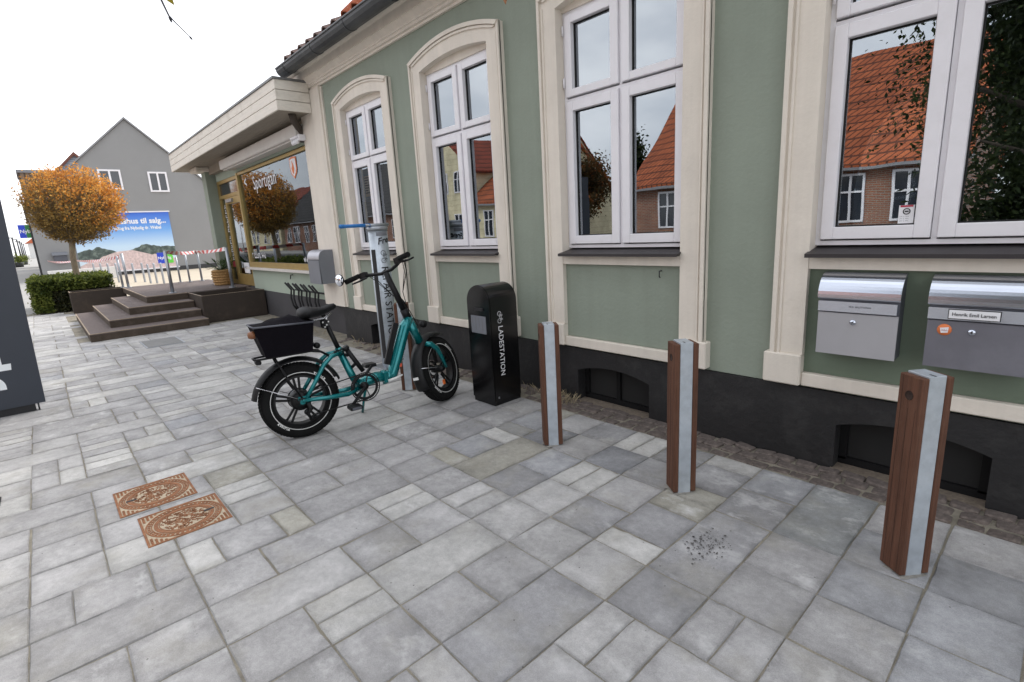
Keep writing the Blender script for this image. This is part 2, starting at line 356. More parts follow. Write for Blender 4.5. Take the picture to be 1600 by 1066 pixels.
mat('deck_tread', (.125, .098, .090), .8, var=.25, scale=6, streak=(14, 1, 1), bump=.5, bscale=30, dirt=((.24, .20, .19), .5, 4))
mat('deck_edge', (.33, .26, .19), .8, var=.15)
mat('planter_brown', (.036, .025, .018), .7, var=.2, scale=4, dirt=((.10, .07, .05), .4, 5))
mat('soil', (.03, .022, .016), .95, var=.3, scale=30, bump=.8)
mat('post_steel', (.36, .38, .41), .4, metal=.7, var=.1)
mat('tape_white', (.78, .76, .76), .5); mat('tape_red', (.60, .05, .04), .5)
mat('basket_wicker', (.42, .25, .10), .8, var=.3, scale=30)
mat('house_grey', (.262, .263, .264), .9, var=.05, scale=.8, dirt=((.30, .30, .30), .4, .7))
mat('house_plinth', (.05, .05, .052), .85)
mat('far_pane', (.03, .035, .045), .08, spec=.8)
mat('verge_grey', (.24, .24, .25), .6)
mat('sign_dark', (.030, .037, .052), .35, var=.06)
mat('sign_white', (.82, .85, .87), .5, var=.02)
mat('asphalt', (.055, .055, .058), .9, var=.2, scale=3, bump=.4)
mat('joint_sand', (.27, .245, .195), .95, var=.32, scale=9, bump=1.0, bscale=180, dirt=((.11, .10, .085), .75, 4))
mat('gravel_sand', (.21, .17, .13), .95, var=.35, scale=60, bump=1.0, bscale=240, dirt=((.13, .10, .075), .8, 18))
mat('cobble', (.12, .098, .088), .8, var=.4, scale=26, bump=.9, bscale=70, dirt=((.22, .18, .15), .7, 30))
mat('plaza_beige', (.46, .40, .31), .9, var=.1, scale=1.5)
mat('plaza_pale', (.33, .32, .305), .9, var=.1, scale=1.5)
mat('rust', (.27, .115, .052), .75, metal=.15, var=.4, scale=22, bump=.5, dirt=((.36, .20, .105), .8, 14))
mat('rust_sand', (.44, .36, .26), .9, var=.25, scale=40, bump=.5)
mat('cover_grey', (.20, .20, .195), .7, var=.15, scale=8, bump=.3)
mat('white_wall', (.66, .65, .63), .85)
mat('bark', (.24, .19, .13), .9, var=.3, scale=18, streak=(3, 3, 1), bump=.8, bscale=40, dirt=((.33, .32, .20), .5, 8))
mat('twig', (.22, .17, .10), .9, var=.25)
mat('twig_dark', (.012, .011, .016), .7)
mat('lamp_dark', (.03, .032, .035), .5)
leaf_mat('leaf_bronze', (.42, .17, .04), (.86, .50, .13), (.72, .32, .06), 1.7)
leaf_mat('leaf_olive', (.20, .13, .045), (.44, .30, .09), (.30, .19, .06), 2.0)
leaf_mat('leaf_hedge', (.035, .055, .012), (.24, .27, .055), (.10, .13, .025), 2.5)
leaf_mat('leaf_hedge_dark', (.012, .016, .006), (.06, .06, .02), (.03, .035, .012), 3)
leaf_mat('leaf_dark', (.010, .018, .006), (.05, .07, .02), (.022, .035, .010), .6)
leaf_mat('leaf_autumn', (.03, .022, .008), (.22, .075, .02), (.08, .06, .02), .5)
leaf_mat('leaf_palm', (.02, .045, .012), (.08, .14, .035), (.04, .085, .02), 2)
leaf_mat('leaf_near', (.16, .14, .01), (.30, .24, .03), None, 20)
slab_mat('slab', False); slab_mat('slab_far', True)
glass_mat('glass', 3.9); glass_mat('shop_glass', 2.1, (.8, .83, .82))
brick_mat('brick_red', (.24, .085, .045), (.32, .12, .06), (.30, .26, .22))
brick_mat('tiles_orange', (.43, .115, .04), (.34, .085, .03), (.12, .035, .015), w=.24, h=.30, ms=.03, bumpd=.05)
brick_mat('tiles_red', (.30, .06, .03), (.25, .05, .026), (.09, .025, .012), w=.24, h=.30, ms=.03, bumpd=.05)
brick_mat('tiles_dark', (.05, .048, .047), (.065, .06, .058), (.02, .02, .02), w=.24, h=.30, ms=.03, bumpd=.05)
brick_mat('cream_render', (.70, .63, .42), (.70, .63, .42), (.50, .45, .30), w=9, h=.32, ms=.012)
brick_mat('clapboard', (.42, .45, .50), (.42, .45, .50), (.22, .24, .27), w=30, h=.16, ms=.015)
brick_mat('ribbed_brown', (.22, .15, .10), (.22, .15, .10), (.09, .06, .04), w=.35, h=30, ms=.06)

# ================================================================ THE GROUND
# ground sheet reaching the horizon
struct(MB().box(-900, 500, -500, 500, -.5, -.09).build('ground', 'plaza_pale'))
W = 2.83                                           # plane of the house front
pav = struct(MB().box(-33, 6, -4.2, 2.99, -.088, -.0058).build('pavement', 'joint_sand'))
struct(MB().box(-15.2, -33, 1.0, 12, -.004, -.002).build('plaza', 'plaza_beige'))
struct(MB().box(-15.5, -260, -4.2, 1.0, -.006, -.0035).build('footpath', 'plaza_pale'))
struct(MB().box(-33.0, -140, 1.0, 60, -.05, -.0075).build('yard', 'plaza_pale'))
struct(MB().box(-160, 60, -11.2, -4.34, -.09, -.08).build('road', 'asphalt'))
kerb = MB()
for k in range(60):
    kerb.box(-55 + k, -55 + k + .99, -4.34, -4.21, -.088, .02, .008)
struct(kerb.build('kerb', 'cover_grey'))
struct(MB().box(-160, 60, -15.4, -11.2, -.09, .03).build('far_pavement', 'plaza_pale'))

# slabs laid on a module of about 25 cm, at right angles to the house
XL0, XM = -.227, .2545
YLs = [-.262, -.018, .227, .48, .733, .99, 1.255, 1.515, 1.78, 2.056, 2.325, 2.59]
def SX(i): return XL0 - XM * i if i >= 0 else XL0 - .257 * i
def SY(j):
    if j < 0: return -.262 + .25 * j
    k = min(int(j), 10); return YLs[k] + (YLs[k + 1] - YLs[k]) * (j - k)
known = []
def row(i, *js):
    for j in js:
        a, b = j[0], j[1]; kind = j[2] if len(j) > 2 else ''
        if 's' in kind: known.append((i, i + .5, a, b, kind)); known.append((i + .5, i + 1, a, b, kind))
        else: known.append((i, i + 1, a, b, kind))
row(-2, (6, 7), (7, 8), (8, 9), (9, 10), (10, 11))
row(-1, (6, 7), (7, 8, 'b'), (8, 9, 'b'), (9, 10, 'b'), (10, 11))
row(0, (5, 6), (6, 7), (7, 8), (8, 9, 'b'), (9, 10, 'b'), (10, 11))
row(1, (4, 5), (5, 6), (6, 7, 's'), (7, 8), (8, 9), (9, 11, 'g'))
row(2, (4, 5), (5, 6, 'sw'), (6, 7, 'd'), (7, 9, 'd'), (9, 10, 'd'), (10, 11, 'b'))
row(3, (2, 3), (3, 3.5), (3.5, 4, 'w'), (4, 6, 'd'), (6, 7, 'w'), (7, 7.5, 'l'), (7.5, 8.5, 'd'), (8.5, 9, 'y'), (9, 9.5, 'y'), (9.5, 10.5, 'd'), (10.5, 11, 'l'))
row(4, (2, 3), (3, 4), (4, 5), (5, 6), (6, 7, 'w'), (7, 8, 'd'), (8, 9), (9, 10, 'd'), (10, 11, 'd'))
row(5, (1, 2), (2, 3), (3, 4, 'sl'), (4, 6, 'l'), (6, 7, 'w'), (7, 8, 'w'), (8, 9, 'sl'), (9, 10, 'D'), (10, 11, 'sl'))
row(6, (0, 1), (1, 2), (2, 4, 'w'), (4, 5), (5, 6), (6, 7, 'sw'), (7, 8, 'd'), (8, 9, 'b'), (9, 10), (10, 11, 'd'))
row(7, (0, 2), (2, 3), (3, 5), (5, 6, 'sl'), (6, 7), (7, 9, 'y'), (9, 10, 'D'), (10, 11))
row(8, (0, .5), (.5, 1.5), (1.5, 2), (2, 2.5, 'l'), (2.5, 3.5), (3.5, 4, 'y'), (4, 6), (6, 7), (7, 7.5, 'y'), (7.5, 8.5, 'b'), (8.5, 9, 'l'), (9, 9.5, 'b'), (9.5, 10.5, 'b'), (10.5, 11, 'y'))
row(9, (0, 1), (1, 2, 'l'), (2, 3), (3, 4), (4, 5), (5, 6), (6, 7), (7, 8), (8, 9, 'd'), (9, 10), (10, 11))
row(10, (0, 1), (1, 2), (2, 3), (3, 4, 'sl'), (4, 6), (6, 7), (7, 8), (8, 9), (9, 10, 'd'), (10, 11))
row(11, (0, 1), (1, 2), (2, 3), (3, 4, 'y'), (4, 5), (5, 6), (6, 7), (7, 8, 'sl'), (8, 9), (9, 11))
rnd = random.Random(11)
used = {}
for (i0, i1, j0, j1, k) in known:
    for i in range(math.floor(i0), math.ceil(i1)):
        for j in range(math.floor(j0), math.ceil(j1)): used[(i, j)] = 1
auto = []
I_END = 58
for i in range(-6, I_END):
    for j in range(-15, 11):
        if (i, j) in used: continue
        if SX(i) < -9.4 and .3 < SY(j + .5): continue            # steps stand here
        used[(i, j)] = 1; r = rnd.random()
        far = i > 11
        if (i, j + 1) not in used and j + 1 < 11 and r < (.42 if far else .3):
            used[(i, j + 1)] = 1; auto.append((i, i + 1, j, j + 2, rnd.choice(['', '', 'w', 'l'])))
        elif r < .62: auto.append((i, i + 1, j, j + 1, rnd.choice(['', '', 'w', 'd', 'l', 'b'] if far else ['', '', '', 'w', 'd'])))
        elif r < .88: k = rnd.choice(['', 'l', 'w', 'w', '']); auto += [(i, i + .5, j, j + 1, k), (i + .5, i + 1, j, j + 1, rnd.choice(['', 'l']))]
        else: auto += [(i, i + 1, j, j + .5, ''), (i, i + 1, j + .5, j + 1, rnd.choice(['l', 'w']))]
TINT = {'': (.375, .368, .366), 'd': (.305, .302, .307), 'D': (.262, .265, .278), 'b': (.33, .333, .345), 'w': (.425, .417, .41), 'l': (.48, .472, .455), 'y': (.355, .342, .30), 'g': (.30, .308, .308)}
def tint(k):
    c = TINT[next((x for x in k if x in 'dDbwlyg'), '')]; f = rnd.uniform(.90, 1.10)
    return tuple(x * f for x in c)
slabs = []
for (i0, i1, j0, j1, k) in known + auto:
    x0, x1 = SX(i1), SX(i0); y0, y1 = SY(j0), SY(j1)
    g = rnd.uniform(.0012, .0032)
    slabs.append((x0 + g, x1 - g, y0 + g, y1 - g, tint(k)))
def proj(p):
    d = Vector(p) - Vector((0, 0, H)); z = d.dot(cf)
    return (None if z < .1 else (800 + 804.67 * d.dot(cr) / z, 533 - 804.67 * d.dot(cu) / z))
def score(s_):
    pts = [proj((x, y, 0)) for x in s_[:2] for y in s_[2:4]]
    if any(p is None for p in pts): return 0
    xs = [min(max(p[0], 0), 1600) for p in pts]; ys = [min(max(p[1], 0), 1066) for p in pts]
    return (max(xs) - min(xs)) * (max(ys) - min(ys))
slabs.sort(key=score, reverse=True)
def slab_mesh(w, d, seed):
    """a slab with slightly ragged, chipped arrises"""
    q = random.Random(seed); vs = []; n = 4; pts = []
    cs = [(-1, -1), (1, -1), (1, 1), (-1, 1)]
    for k in range(4):
        (ax, ay), (bx, by) = cs[k], cs[(k + 1) % 4]
        for i in range(n): f = i / n + (q.uniform(-.08, .08) if i else 0); pts.append(((ax + (bx - ax) * f) * w / 2, (ay + (by - ay) * f) * d / 2))
    N_ = len(pts); jit = [(q.uniform(-.0013, .0013), q.uniform(-.0013, .0013)) for _ in pts]
    ins = [abs(q.gauss(.0028, .0014)) + .001 + (q.uniform(.004, .012) if q.random() < .06 else 0) for _ in pts]
    for lev, z in ((0, -.05), (0, -.0055), (1, 0)):
        for (x, y), (a_, b_), s_ in zip(pts, jit, ins):
            k = s_ if lev else 0
            sx = -1 if x > w / 2 - 1e-4 else (1 if x < -w / 2 + 1e-4 else 0); sy = -1 if y > d / 2 - 1e-4 else (1 if y < -d / 2 + 1e-4 else 0)
            vs.append((x + a_ + sx * k, y + b_ + sy * k, z + (q.uniform(-.0008, .0006) if lev else 0)))
    fs = [(r_ * N_ + k, r_ * N_ + (k + 1) % N_, (r_ + 1) * N_ + (k + 1) % N_, (r_ + 1) * N_ + k) for r_ in range(2) for k in range(N_)]
    fs.append(tuple(range(2 * N_, 3 * N_))); return vs, fs
cache = {}
for n_, (x0, x1, y0, y1, c) in enumerate(slabs[:300]):
    key = (round(x1 - x0, 2), round(y1 - y0, 2), n_ % 6)
    if key not in cache:
        vs, fs = slab_mesh(x1 - x0, y1 - y0, hash(key) & 0xffff); me = bpy.data.meshes.new('paving_slab'); me.from_pydata(vs, [], fs); me.materials.append(MATS['slab']); cache[key] = me
    o = bpy.data.objects.new('paving_slab', cache[key]); COL.objects.link(o); o.parent = pav
    o.location = ((x0 + x1) / 2, (y0 + y1) / 2, rnd.uniform(-.0025, .0008)); o.rotation_euler = (max(-.005, min(.005, rnd.gauss(0, .003))), max(-.005, min(.005, rnd.gauss(0, .003))), rnd.gauss(0, .004)); o.color = (*c, 1)
far = MB(); cols = []
for (x0, x1, y0, y1, c) in slabs[300:]:
    vs, fs = slab_mesh(x1 - x0, y1 - y0, len(cols)); cx, cy = (x0 + x1) / 2, (y0 + y1) / 2; dz = rnd.uniform(-.002, .0005)
    far.add([(x + cx, y + cy, z + dz) for x, y, z in vs], fs); cols += [c] * len(vs)
fo = far.build('paving_slabs_beyond', 'slab_far', None, pav); fo['kind'] = 'stuff'
ca = fo.data.color_attributes.new('Col', 'FLOAT_COLOR', 'POINT')
for k, c in enumerate(cols): ca.data[k].color = (*c, 1)

# cobbled strip along the house
strip = struct(MB().box(-9.4, 4, 2.592, 2.99, -.08, -.006).build('cobble_strip', 'gravel_sand'))
cobs = []
for v in range(5):
    q = random.Random(100 + v); bm = bmesh.new(); bmesh.ops.create_cube(bm, size=1)
    for vv in bm.verts: vv.co = Vector((vv.co.x * .102 + q.uniform(-.008, .008), vv.co.y * .072 + q.uniform(-.006, .006), vv.co.z * .05))
    bmesh.ops.bevel(bm, geom=bm.edges[:], offset=.014, segments=2, affect='EDGES', profile=.6)
    me = bpy.data.meshes.new('cobblestone'); bm.to_mesh(me); bm.free(); me.materials.append(MATS['cobble']); cobs.append(me)
for r_ in range(3):
    x = 1.0
    while x > -6.2:
        x -= rnd.uniform(.098, .118)
        if x < -2.7 and rnd.random() < .55: continue
        o = bpy.data.objects.new('cobblestone', rnd.choice(cobs)); COL.objects.link(o); o.parent = strip
        o.location = (x, 2.632 + r_ * .076 + rnd.uniform(-.006, .006), -.0225 + rnd.uniform(-.005, .004) + r_ * .003); o.rotation_euler = (rnd.gauss(0, .06), rnd.gauss(0, .06), rnd.gauss(0, .09))

# ================================================================ GREEN HOUSE
house = thing('green_house', 'sage green rendered house with arched beige window surrounds and black plinth', 'house', (-2.6, W, 0))
CX = [-.445, -2.062, -3.69, -5.32]
HO, HI = .617, .462
T, B_, FR = W - .04, W - .06, W + .035
X0, X1 = -6.84, 1.9
wall = MB(); ZT = 3.06; ow = .50
edges = [X1] + [c for c in CX]
prev = X1
for c in CX:
    wall.box(c + ow, prev, W, W + .28, .405, ZT)
    wall.box(c - ow, c + ow, W, W + .28, .405, 1.06)
    a = arc(c, ow, 2.70, 2.76, 12)
    wall.prism_xz(a + [(c + ow, ZT), (c - ow, ZT)], W, W + .28)
    prev = c - ow
wall.box(X0, prev, W, W + .28, .405, ZT)
wall.build('wall', 'green_plaster', house)
back = MB(); back.box(X0, X1, 8.0, 8.25, 0, 3.3); back.box(X0, X0 + .25, W + .29, 7.99, 0, 3.25); back.box(X1 - .25, X1, W + .29, 7.99, 0, 3.25)
back.build('side_wall', 'green_plaster', house)
inn = MB(); inn.box(X0 + .3, X1 - .3, 5.6, 5.7, .3, 3.0); inn.box(X0 + .3, X1 - .3, W + .3, 5.6, .3, .45); inn.box(X0 + .3, X1 - .3, W + .3, 5.6, 2.95, 3.0)
for x in (-6.5, -4.5, -2.87, -1.25, 1.6): inn.box(x - .04, x + .04, W + .3, 5.6, .45, 2.95)
inn.build('interior', 'interior_dark', house)
for c in CX:                                            # the green panel below each sill
    MB().box(c - HI, c + HI, W - .006, W + .02, .49, 1.015).build('panel', 'green_panel' if c > -1 else 'green_plaster', house)
# plinth with low arched basement openings
openings = [(-.445, .292), (-2.13, .305), (-5.38, .30)]
pl_ = MB(); prev = X1
for c, hw in openings:
    pl_.box(c + hw, prev, W - .012, W + .25, -.02, .402)
    pl_.prism_xz(arc(c, hw, .235, .285, 10) + [(c + hw, .402), (c - hw, .402)], W - .012, W + .25)
    prev = c - hw
pl_.box(-6.39, prev, W - .012, W + .25, -.02, .402)
pl_.build('plinth', 'plinth_black', house)
for c, hw in openings:
    bw = MB(); y0 = W + .07
    bw.box(c - hw, c - hw + .035, y0, y0 + .04, .03, .26); bw.box(c + hw - .035, c + hw, y0, y0 + .04, .03, .26); bw.box(c - hw, c + hw, y0, y0 + .04, .0, .04)
    bw.box(c - .015, c + .015, y0, y0 + .04, .04, .29); bw.box(c - hw, c + hw, y0, y0 + .05, .255, .30)
    w_ = bw.build('basement_window', mat('basement_black', (.009, .009, .0095), .7, spec=.2), house)
    for s_ in (-1, 1):
        MB().box(c + (-hw + .036 if s_ < 0 else .016), c + (-.016 if s_ < 0 else hw - .036), y0 + .02, y0 + .028, .041, .254).build('pane', 'dark_gap', house, w_)  # panes blackened to paint in the dark interior
    MB().box(c - hw - .01, c + hw + .01, W - .03, y0 - .002, -.03, .004).build('basement_sill', 'gravel_sand', house)
    MB().box(c - hw, c + hw, y0 + .05, y0 + .06, 0, .30).build('basement_dark_panel', 'dark_gap', house)  # near-black panel stands in for the darkness behind the opening
def ring(c, h0, z0, a0, h1, z1, a1, y0, y1, mb, n=16): mb.strip_xz(arc(c, h0, z0, a0, n), arc(c, h1, z1, a1, n), y0, y1)
for wi, c in enumerate(CX):
    t = MB()
    for s_ in (-1, 1):
        xa, xb = sorted((c + s_ * HI, c + s_ * HO)); t.box(xa, xb, T, W + .10, .58, 2.672)
        xa, xb = sorted((c + s_ * (HI - .0), c + s_ * (HO + .028))); t.box(xa, xb, B_, W + .10, .418, .5805, .006)
        xo = c + s_ * HO; t.box(*sorted((xo, xo - s_ * .022)), T - .014, T + .01, .58, 2.772)
        xo = c + s_ * (HO - .034); t.box(*sorted((xo, xo - s_ * .012)), T - .007, T + .01, .58, 2.70)
        xi = c + s_ * HI; t.prism_xz([(c + s_ * HI, 2.672), (c + s_ * HO, 2.672), (c + s_ * HO, 2.768)], T, W + .10)
    ring(c, HI, 2.672, 2.722, HO, 2.768, 2.872, T, W + .10, t)
    ring(c, HO - .026, 2.745, 2.845, HO, 2.768, 2.874, T - .022, T + .01, t)
    ring(c, HO - .062, 2.735, 2.822, HO - .038, 2.745, 2.838, T - .012, T + .01, t)
    t.box(c - HI + .001, c + HI - .001, T + .002, W + .09, .418, .486, .004)
    t.box(c - HI + .001, c + HI - .001, T + .004, W + .09, 1.018, 1.078)
    t.build('window_surround', 'beige_trim', house)
    MB().prism_xz(arc(c, HI + .01, 2.675, 2.727, 14) + [(c + HI + .01, 2.652), (c - HI - .01, 2.652)], W + .022, W + .08).build('lunette', 'beige_trim', house)
    f = MB(); y0, y1 = FR, FR + .06
    f.box(c - HI, c - .440, y0, y1, 1.128, 2.652); f.box(c + .440, c + HI, y0, y1, 1.128, 2.652)
    f.box(c - .44, c + .44, y0, y1, 2.634, 2.652); f.box(c - .44, c + .44, y0, y1, 1.128, 1.149); f.box(c - .44, c + .44, y0 + .003, y1, 2.103, 2.122)
    f.box(c - .010, c + .010, y0 + .001, y1, 1.149, 2.102); f.box(c - .010, c + .010, y0 + .001, y1, 2.123, 2.634)
    win = f.build('window', 'white_paint', house)
    for s_ in (-1, 1):
        for zb, zt, pb, pt in ((1.156, 2.100, 1.213, 2.040), (2.132, 2.631, 2.178, 2.578)):
            k = MB(); ya, yb = FR - .016, FR + .04
            xs = sorted((c + s_ * .0125, c + s_ * .071)); k.box(*xs, ya, yb, zb, zt, .003)
            xs = sorted((c + s_ * .384, c + s_ * .4385)); k.box(*xs, ya, yb, zb, zt, .003)
            xs = sorted((c + s_ * .0711, c + s_ * .3839)); k.box(*xs, ya + .0005, yb, zb, pb, .003); k.box(*xs, ya + .0005, yb, pt, zt, .003)
            cs = k.build('casement', 'white_paint', house, win)
            g = MB(); a, b = sorted((c + s_ * .0712, c + s_ * .3838))
            g.box(a, a + .006, yb - .024, yb - .008, pb, pt); g.box(b - .006, b, yb - .024, yb - .008, pb, pt); g.box(a + .006, b - .006, yb - .024, yb - .008, pb, pb + .006); g.box(a + .006, b - .006, yb - .024, yb - .008, pt - .006, pt)
            g.build('gasket', 'dark_gap', house, win)
            MB().box(a + .001, b - .001, yb - .016, yb - .010, pb + .001, pt - .001).build('pane', 'glass', house, win)
            if s_ < 0 and pb > 2: 
                hg = MB(); hg.cyl((c - .447, ya - .006, zb + .06), (c - .447, ya - .006, zb + .12), .006, 8); hg.cyl((c - .447, ya - .006, zt - .12), (c - .447, ya - .006, zt - .06), .006, 8); hg.build('hinge', 'white_paint', house, win)
    sl = MB(); sl.prism_yz([(W + .09, 1.127), (W - .085, 1.094), (W - .085, 1.076), (W - .080, 1.076), (W - .078, 1.086), (W + .09, 1.110)], c - HI - .006, c + HI + .006)
    sl.build('window_sill', 'sill_metal', house)
# curtains and a notice seen through the panes
def curtain(x0, x1, z0, z1, y):
    m = MB(); n = 26; vs = []
    for i in range(n + 1):
        x = x0 + (x1 - x0) * i / n; yy = y + .02 * sin(i * 2.1) + .01 * sin(i * .9)
        vs += [(x, yy, z0), (x, yy, z1)]
    m.add(vs, [(2 * i, 2 * i + 2, 2 * i + 3, 2 * i + 1) for i in range(n)], True); return m
o = curtain(-2.46, -2.14, 1.16, 2.62, 3.02).build('curtain', 'curtain', house, fix=False); o['label'] = 'pale curtain hanging inside the left side of the window'
curtain(-4.12, -3.98, 1.16, 2.62, 3.02).build('curtain', 'curtain', house, fix=False)
curtain(-5.02, -4.92, 1.16, 2.62, 3.02).build('curtain', 'curtain', house, fix=False)
# corner pilaster
p = MB(); p.box(-6.87, -6.27, T, W + .2, .418, 3.028); p.box(-6.275, -6.235, T + .02, W + .05, .418, 3.02)
p.build('corner_pilaster', 'beige_trim', house)
# cornice
prof = [(W + .1, 3.03), (W - .025, 3.03), (W - .025, 3.05), (W - .045, 3.055), (W - .045, 3.075), (W - .06, 3.082), (W - .06, 3.10), (W - .10, 3.135), (W - .115, 3.135), (W - .115, 3.215), (W - .135, 3.22), (W - .15, 3.235), (W - .155, 3.25), (W - .175, 3.255), (W - .175, 3.275), (W + .1, 3.275)]
MB().prism_yz(prof, -6.88, X1).build('cornice', 'beige_trim', house)
# gutter with brackets
GY, GZ, GR = W - .265, 3.255, .085
g = MB(); pts = []
for k in range(9): a = pi + pi * k / 8; pts.append((GY + GR * cos(a), GZ + GR * sin(a)))
for k in range(8, -1, -1): a = pi + pi * k / 8; pts.append((GY + (GR - .006) * cos(a), GZ + (GR - .006) * sin(a)))
g.prism_yz(pts, -6.66, X1)
g.prism_yz([(GY + GR * cos(pi + pi * k / 8), GZ + GR * sin(pi + pi * k / 8)) for k in range(9)], -6.668, -6.661)
for yy in (GY - GR,): g.tube([(-6.66, yy, GZ), (X1, yy, GZ)], .010, 8)
gut = g.build('gutter', 'zinc_dark', house)
for k in range(11):
    x = -6.45 + k * .78
    b = MB(); pp = [(GY + (GR + .004) * cos(pi + pi * q / 8), GZ + (GR + .004) * sin(pi + pi * q / 8)) for q in range(9)] + [(GY + (GR + .0005) * cos(pi + pi * q / 8), GZ + (GR + .0005) * sin(pi + pi * q / 8)) for q in range(8, -1, -1)]
    b.prism_yz(pp, x - .012, x + .012); b.build('bracket', 'zinc_dark', house, gut)
# roof: boarding under pantiles
EY, EZ, SL = W - .225, 3.30, radians(47)
RX0 = -5.03                                                # the steep roof starts here; a flatter eave piece lies to its left
L_ = 4.0; dy, dz = cos(SL), sin(SL)
rb = MB(); rb.prism_yz([(EY + .04, EZ - .03), (EY + .04 + L_ * dy, EZ - .03 + L_ * dz), (EY + .04 + L_ * dy, EZ - .06 + L_ * dz), (EY + .06, EZ - .05)], RX0, X1)
rb.prism_yz([(8.4, EZ - .03), (EY + .05 + L_ * dy, EZ - .03 + L_ * dz), (EY + .05 + L_ * dy, EZ - .06 + L_ * dz), (8.4, EZ - .07)], RX0, X1)
SL2 = radians(27); rb.prism_yz([(EY + .04, EZ - .03), (EY + .04 + 3 * cos(SL2), EZ - .03 + 3 * sin(SL2)), (EY + .04 + 3 * cos(SL2), EZ - .06 + 3 * sin(SL2)), (EY + .06, EZ - .05)], -6.60, RX0 - .005)
roof = rb.build('roof', 'roof_board', house)
def pantile(sl):
    dy, dz = cos(sl), sin(sl)
    m = MB(); n = 10; w, l = .235, .40; vs = []
    for lay in (0, -.014):
        for j in (0, 1):
            for i in range(n + 1):
                u = i / n; z = .030 * sin(u * 2 * pi - .6) + .008 + lay; v = j * l
                vs.append((u * w - .01, dy * v - dz * (z + (.022 if j == 0 else 0)), dz * v + dy * (z + (.022 if j == 0 else 0))))
    r1 = n + 1
    for i in range(n):
        m_ = [(i, i + 1, r1 + i + 1, r1 + i), (2 * r1 + i, 3 * r1 + i, 3 * r1 + i + 1, 2 * r1 + i + 1), (i, 2 * r1 + i, 2 * r1 + i + 1, i + 1)]
        m.f += m_; m.sm += [True, True, False]
    m.v = vs; return m
ho = Vector(house['_o'])
def tiles(r0, r1, k0, k1, sl, x0):
    for r_ in range(r0, r1):
        for k in range(k0, k1):
            yield Vector((x0 + k * .215, EY - .035 + r_ * .33 * cos(sl), EZ + .012 + r_ * .33 * sin(sl)))
mat('tile_weathered_sheen', (.20, .13, .11), .7, var=.4, scale=9, bump=.3, dirt=((.30, .29, .28), .6, 7))  # grey tone mixes lichen with a painted-in sheen of the sky
for sl, mt, gen in ((SL, 'roof_tile', list(tiles(0, 9, 0, 22, SL, RX0))), (SL2, 'tile_weathered_sheen', list(tiles(0, 5, 0, 7, SL2, -6.58)))):
    tm = pantile(sl).mesh('roof_tile'); tm.materials.append(MATS[mt])
    for pnt in gen:
        o = bpy.data.objects.new('roof_tile', tm); COL.objects.link(o); o.parent = roof; o.location = pnt - ho; o.rotation_euler = (rnd.gauss(0, .006), 0, rnd.gauss(0, .01))
rest = MB()
pt_ = pantile(SL)
for pnt in list(tiles(9, 12, 0, 32, SL, RX0)) + list(tiles(0, 9, 22, 32, SL, RX0)): rest.add([Vector(v) + pnt for v in pt_.v], pt_.f, True)
o = rest.build('roof_tiles_beyond', 'roof_tile', house, roof, fix=False); o['kind'] = 'stuff'
rdg = MB(); rdg.cyl((RX0, EY + .05 + L_ * dy, EZ + L_ * dz), (X1, EY + .05 + L_ * dy, EZ + L_ * dz), .12, 12); rdg.build('ridge', 'roof_tile', house, roof)
gv = MB(); gv.prism_yz([(EY + .15, EZ - .02), (8.3, EZ - .02), (EY + .05 + L_ * dy, EZ - .05 + L_ * dz)], RX0 + .02, RX0 + .16); gv.build('gable_wall', 'roof_tile', house)
# a scatter of dark tar spots on one slab
q = random.Random(21); m = MB()
for k in range(170):
    x, y = q.gauss(-.885, .036), q.gauss(1.79, .055)
    if not (-.98 < x < -.75 and 1.53 < y < 2.04): continue
    r_ = abs(q.gauss(.0020, .0018)) + .0008; n = 7; m.add([(x + r_ * q.uniform(.5, 1.3) * cos(2 * pi * i / n), y + r_ * q.uniform(.5, 1.5) * sin(2 * pi * i / n), .0022) for i in range(n)], [tuple(range(n))])
o = m.build('tar_spots', mat('tar', (.085, .08, .078), .8), None, pav, fix=False); o['kind'] = 'stuff'
# wind-blown sand at the foot of the bollards and dry weeds along the plinth
m = MB()
for (x, y, s_) in ((-.305, 2.135, .068), (-1.195, 2.125, .07), (-2.045, 2.115, .068), (-3.735, 2.14, .068)):
    n = 26; m.add([(x + s_ * q.uniform(.75, 1.15) * cos(2 * pi * i / n), y + s_ * q.uniform(.75, 1.15) * sin(2 * pi * i / n), .0018) for i in range(n)] + [(x, y, .006)], [(i, (i + 1) % n, n) for i in range(n)])
o = m.build('sand_drift', mat('drift_sand', (.285, .272, .245), .95, var=.3, scale=40, bump=.8), None, pav, fix=False); o['kind'] = 'stuff'
m = MB()
for k in range(420):
    x = q.choice([q.uniform(-3.3, -2.35), q.uniform(-6.0, -4.7), q.uniform(-2.6, -2.4), q.uniform(-9.3, -6.5)]); y = q.uniform(2.66, 2.81); h_ = abs(q.gauss(.03, .025)) + .01; a = q.uniform(0, 6.28); d = Vector((cos(a), sin(a), 0)); l_ = d * h_ * q.uniform(.2, .9); w_ = Vector((-d.y, d.x, 0)) * .0012
    b_ = Vector((x, y, -.006)); m.add([b_ - w_, b_ + w_, b_ + l_ * .5 + Vector((0, 0, h_ * .7)), b_ + l_ + Vector((0, 0, h_))], [(0, 1, 2), (0, 2, 3)])
o = m.build('dry_weeds', mat('straw', (.34, .28, .18), .9, var=.3), None, strip, fix=False); o['kind'] = 'stuff'
m = MB()
for k in range(300):
    x, y = q.uniform(-5.8, .6), q.gauss(2.66, .09); s_ = q.uniform(.002, .007)
    if not 2.585 < y < 2.82: continue
    m.add([(x + s_ * cos(i * 1.26 + k), y + s_ * sin(i * 1.26 + k) * .7, -.001 + .002 * (i % 2)) for i in range(5)] + [(x, y, .004)], [(i, (i + 1) % 5, 5) for i in range(5)])
